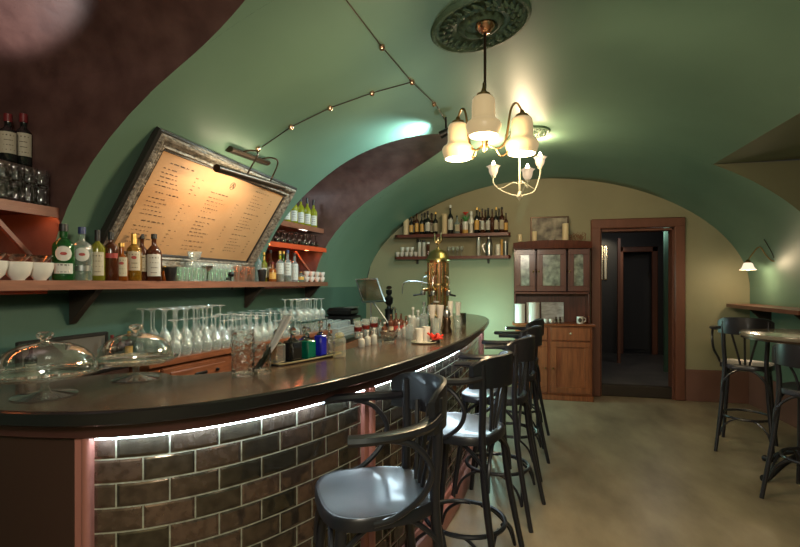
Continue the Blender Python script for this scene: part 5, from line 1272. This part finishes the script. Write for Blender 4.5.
for i in range(9):
    a = i * 2.4; d = Vector((cos(a), sin(a), 0)); mb.tube([Vector((0, 0, 11 * k)), d * 2 * k + Vector((0, 0, 15 * k)), d * 4.2 * k + Vector((0, 0, (16 + i % 3) * k))], [.003, .02, .004], 6, flat=.004)
mb.build('leaves', 'leaf', t); mb = MB()
for i in range(7):
    a = i * .9; mb.tube([Vector((0, 0, 19 * k)), Vector((cos(a) * 1.6 * k, sin(a) * 1.6 * k, 21 * k)), Vector((cos(a) * 2.8 * k, sin(a) * 2.8 * k, 21.5 * k))], [.006, .016, .005], 6, flat=.006)
mb.build('flower', 'red', t)
p = wl(471.2, YS - .01, shz[0]); k = sc_at(p)
t = thing('figurine', 'white porcelain figurine between flower pot and dark bottles', 'figurine', p)
MB().lathe([(0, 0), (2.1 * k, 0), (1.9 * k, 2 * k), (1.6 * k, 9 * k), (2.0 * k, 14 * k), (1.6 * k, 17 * k), (1.0 * k, 18 * k), (1.7 * k, 20 * k), (1.2 * k, 22.5 * k), (0, 23 * k)], 14).build('body', 'white', t)
for s in (-1, 1): MB().tube([(s * 1.8 * k, 0, 14 * k), (s * 2.1 * k, -.02, 11 * k), (s * .8 * k, -.03, 9 * k)], .6 * k, 6).build('arm', 'white', t)
# lower shelf
gp = None; k_ = 0
for lvl, pxs in ((0, (397.5, 402, 406.5, 411, 415.5)), (1, (402.5, 407.5, 412))):
    for i, px_ in enumerate(pxs):
        p = list(wl(px_, YS - .02, shz[1])); kk_ = sc_at(p); p[2] += lvl * .068; lab = 'white cup piled at left end of lower back shelf, %s layer, %s from left' % (('bottom', 'top')[lvl], ORD[i])
        if gp is None: gp = single('cup', cup_mb(.066, .030), 'white', p, lab, 'cup', 'white cups on the lower back shelf')
        else: dup(gp, p, 0, lab)
for px_, w, top, m, cp, lab in ((419.5, 3.6, 240, 'whitepaper', 'c_black', 'white narrow tin, left one of the pair on lower back shelf'), (423.8, 3.4, 240, 'whitepaper', 'c_black', 'white narrow tin, right one of the pair on lower back shelf'), (428, 3.2, 242, 'b_brown', 'c_white', 'brown narrow tin beside the white tins'),
          (478.6, 3.6, 237.5, 'frostb', 'steel', 'tall pale jar right of the small stem glasses'), (505.5, 5, 241, 'greymetal', 'steel', 'dark grey canister at the right end of lower back shelf')):
    p = wl(px_, YS, shz[1]); k = sc_at(p); h = on_y(px_, top, YS)[2] - shz[1]; r = w / 2 * k; t = thing('canister', lab, 'canister', p, 0, 'canisters on the lower back shelf')
    MB().lathe([(0, 0), (r, 0), (r, h * .86), (0, h * .86)], 14).build('body', m, t); MB().lathe([(r * 1.04, h * .86), (r * 1.04, h * .98), (r * .5, h), (0, h)], 14).build('lid', cp, t)
gp = None
for i, px_ in enumerate((449, 453.2, 457.4, 461.6)):
    p = wl(px_, YS, shz[1]); lab = 'small stem glass on lower back shelf right of the coffee machine, %s from left' % ORD[i]
    if gp is None: gp = single('cordial_glass', wine_mb(.135, .028, True), 'stem', p, lab, 'glass', 'small stem glasses on the lower back shelf')
    else: dup(gp, p, 0, lab)
p = wl(489, YS - .01, shz[1]); k = sc_at(p)
t = thing('cocktail_shaker', 'silver cocktail shaker with handle on the lower back shelf', 'shaker', p)
MB().lathe([(0, 0), (3 * k, 0), (3.9 * k, 11 * k), (3.2 * k, 13 * k), (2.2 * k, 16.5 * k), (1.6 * k, 17 * k), (1.5 * k, 19 * k), (0, 19.5 * k)], 16).build('body', 'steel', t)
MB().tube(catmull([(-3.6 * k, 0, 12 * k), (-6 * k, 0, 11 * k), (-5.6 * k, 0, 6 * k), (-3.3 * k, 0, 3.5 * k)], 4), .008, 6).build('handle', 'steel', t)
candle(498, 5, 244.5, shz[1], YS, 'white pillar candle on the lower back shelf', m='white')
candle(501.8, 2.6, 239.5, shz[1], YS + .03, 'slim orange candle on the lower back shelf', m='gold')

# ------------------------------------------------------------------ on and in the dresser
Yp = 6.62
def dl(px_, Y): return (on_y(px_, 240, Y)[0], Y, ZCT)
candle(520, 4.6, 234.5, ZCT, 6.56, 'small cream candle at the left end of the dresser top'); candle(534.5, 5.0, 231.5, ZCT, 6.52, 'cream candle left of the painting on the dresser top'); candle(565.5, 6.2, 223.5, ZCT, 6.52, 'tallest cream candle at the right edge of the dresser painting')
p0, p1 = on_y(531, 218, 6.72), on_y(568, 218, 6.72); zt_ = on_y(550, 216.5, 6.72)[2]
t = thing('painting', 'dark framed picture with pale swirling pattern leaning above the dresser', 'picture', ((p0[0] + p1[0]) / 2, 6.72, ZCT)); wv, hv = p1[0] - p0[0], zt_ - ZCT
M['swirl'] = mat('swirling_print', (.36, .32, .24), .5, noise=(.03, .02, .015), scale=9, detail=2)
MB().box((0, 0, hv / 2), (wv - .02, .012, hv - .02)).build('canvas', 'swirl', t)
for c, d in (((0, 0, hv - .01), (wv, .024, .02)), ((0, 0, .01), (wv, .024, .02)), ((-wv / 2, 0, hv / 2), (.02, .024, hv)), ((wv / 2, 0, hv / 2), (.02, .024, hv))): MB().box(c, d, bev=.004).build('frame_bar', 'bronze', t)
t = thing('dried_sprigs', 'loose dried brown sprigs lying at the right end of the dresser top', 'dried flowers', (on_y(577, 240, 6.58)[0], 6.58, ZCT)); mb = MB(); rnd = random.Random(9)
for i in range(26):
    x = rnd.uniform(-.13, .13); mb.tube([(x, rnd.uniform(-.03, .03), .004), (x + rnd.uniform(-.03, .03), rnd.uniform(-.03, .03), rnd.uniform(.03, .09)), (x + rnd.uniform(-.05, .05), rnd.uniform(-.03, .03), rnd.uniform(.04, .11))], [.003, .006, .002], 5)
mb.build('sprig', mat('dried_flower', (.22, .11, .06), .7), t)
single('candle_dish', MB().lathe([(0, 0), (.03, 0), (.045, .018), (.04, .018), (.02, .006), (0, .006)], 16), 'white', dl(551, 6.5), 'little white dish in front of the dresser painting', 'dish')
zs_ = zc
Yc = 6.62
for px_, w, top, lab in ((517.5, 10, 303.5, 'white cylinder canister at the left in the dresser niche'), (530.5, 13, 302, 'wide white canister second from the left in the dresser niche')):
    Y = 6.50 if w == 10 else 6.56; p = (max(on_y(px_, 300, Y)[0], cxl + .075), Y, zs_); k = sc_at(p); h = on_y(px_, top, Y)[2] - zs_; r = w / 2 * k
    if w != 10: p = (p[0] + .03, p[1], p[2])
    t = thing('canister', lab, 'canister', p); MB().lathe([(0, 0), (r, 0), (r, h * .92), (0, h * .92)], 20).build('body', 'white', t); MB().lathe([(r * 1.03, h * .9), (r * 1.03, h * .985), (0, h)], 20).build('lid', 'white', t)
p0, p1 = on_y(541.5, 310, 6.66), on_y(563.5, 310, 6.66)
t = thing('framed_print', 'pale grey landscape print standing in the dresser niche', 'picture', ((p0[0] + p1[0]) / 2, 6.66, zs_)); wv = p1[0] - p0[0]; hv = on_y(552, 302.5, 6.66)[2] - zs_
M['print'] = mat('grey_landscape_print', (.52, .54, .56), .4, noise=(.25, .26, .25), scale=9, stretch=(1, 1, 3))
MB().box((0, 0, hv / 2), (wv, .012, hv), bev=.002).build('print', 'print', t); MB().box((0, .012, hv / 2), (wv + .012, .012, hv + .01), bev=.002).build('frame', 'greymetal', t)
gp = None
for i, px_ in enumerate((546, 551)):
    p = (on_y(px_, 310, 6.53)[0], 6.53, zs_); lab = 'small white cup in front of the grey print, %s from left' % ORD[i]
    if gp is None: gp = single('cup', cup_mb(.055, .03), 'white', p, lab, 'cup', 'white cups in the dresser niche')
    else: dup(gp, p, 0, lab)
for i, px_ in enumerate((556, 560)): single('figurine', MB().lathe([(0, 0), (.02, 0), (.012, .02), (.018, .045), (.008, .06), (.012, .075), (0, .085)], 12), 'bronze', (on_y(px_, 310, 6.53)[0], 6.53, zs_), 'tiny dark figurine in the dresser niche, %s from left' % ORD[i], 'figurine', 'dark figurines in the dresser niche')
p = (on_y(580, 310, 6.54)[0], 6.54, zs_)
t = thing('mug', 'white mug with dark pattern at the right in the dresser niche', 'mug', p); MB().lathe([(0, 0), (.038, 0), (.042, .01), (.042, .09), (.038, .09), (.036, .01), (0, .01)], 18).build('body', 'white', t)
MB().patch(.0425, .045, .05, .055, facing(p[0], p[1]), True).build('dark_motif', 'ink', t); MB().tube(catmull([(.04, 0, .075), (.066, 0, .065), (.066, 0, .03), (.04, 0, .02)], 4), .006, 6).build('handle', 'white', t)
# corridor: lit frames on the left wall
for i, px_ in enumerate((601.2, 605.4)):
    Y = cy1 - .012; x = on_y(px_, 260, Y)[0]; zz0, zz1 = on_y(px_, 280, Y)[2], on_y(px_, 246, Y)[2]
    t = thing('picture', 'narrow gilt framed picture on the corridor wall, %s from the left' % ORD[i], 'picture', (x, Y, (zz0 + zz1) / 2), 0, 'gilt pictures in the corridor'); h = zz1 - zz0
    MB().box((0, 0, 0), (.062, .02, h), bev=.004).build('frame', 'brass', t); MB().box((0, -.008, 0), (.034, .012, h - .05)).build('print', 'whitepaper', t)
lamp('SPOT', (x - .1, cy1 - .6, 2.4), 9, (1, .85, .55), .04, target=(x - .03, cy1, 1.9), spot_size=radians(75), spot_blend=.6)
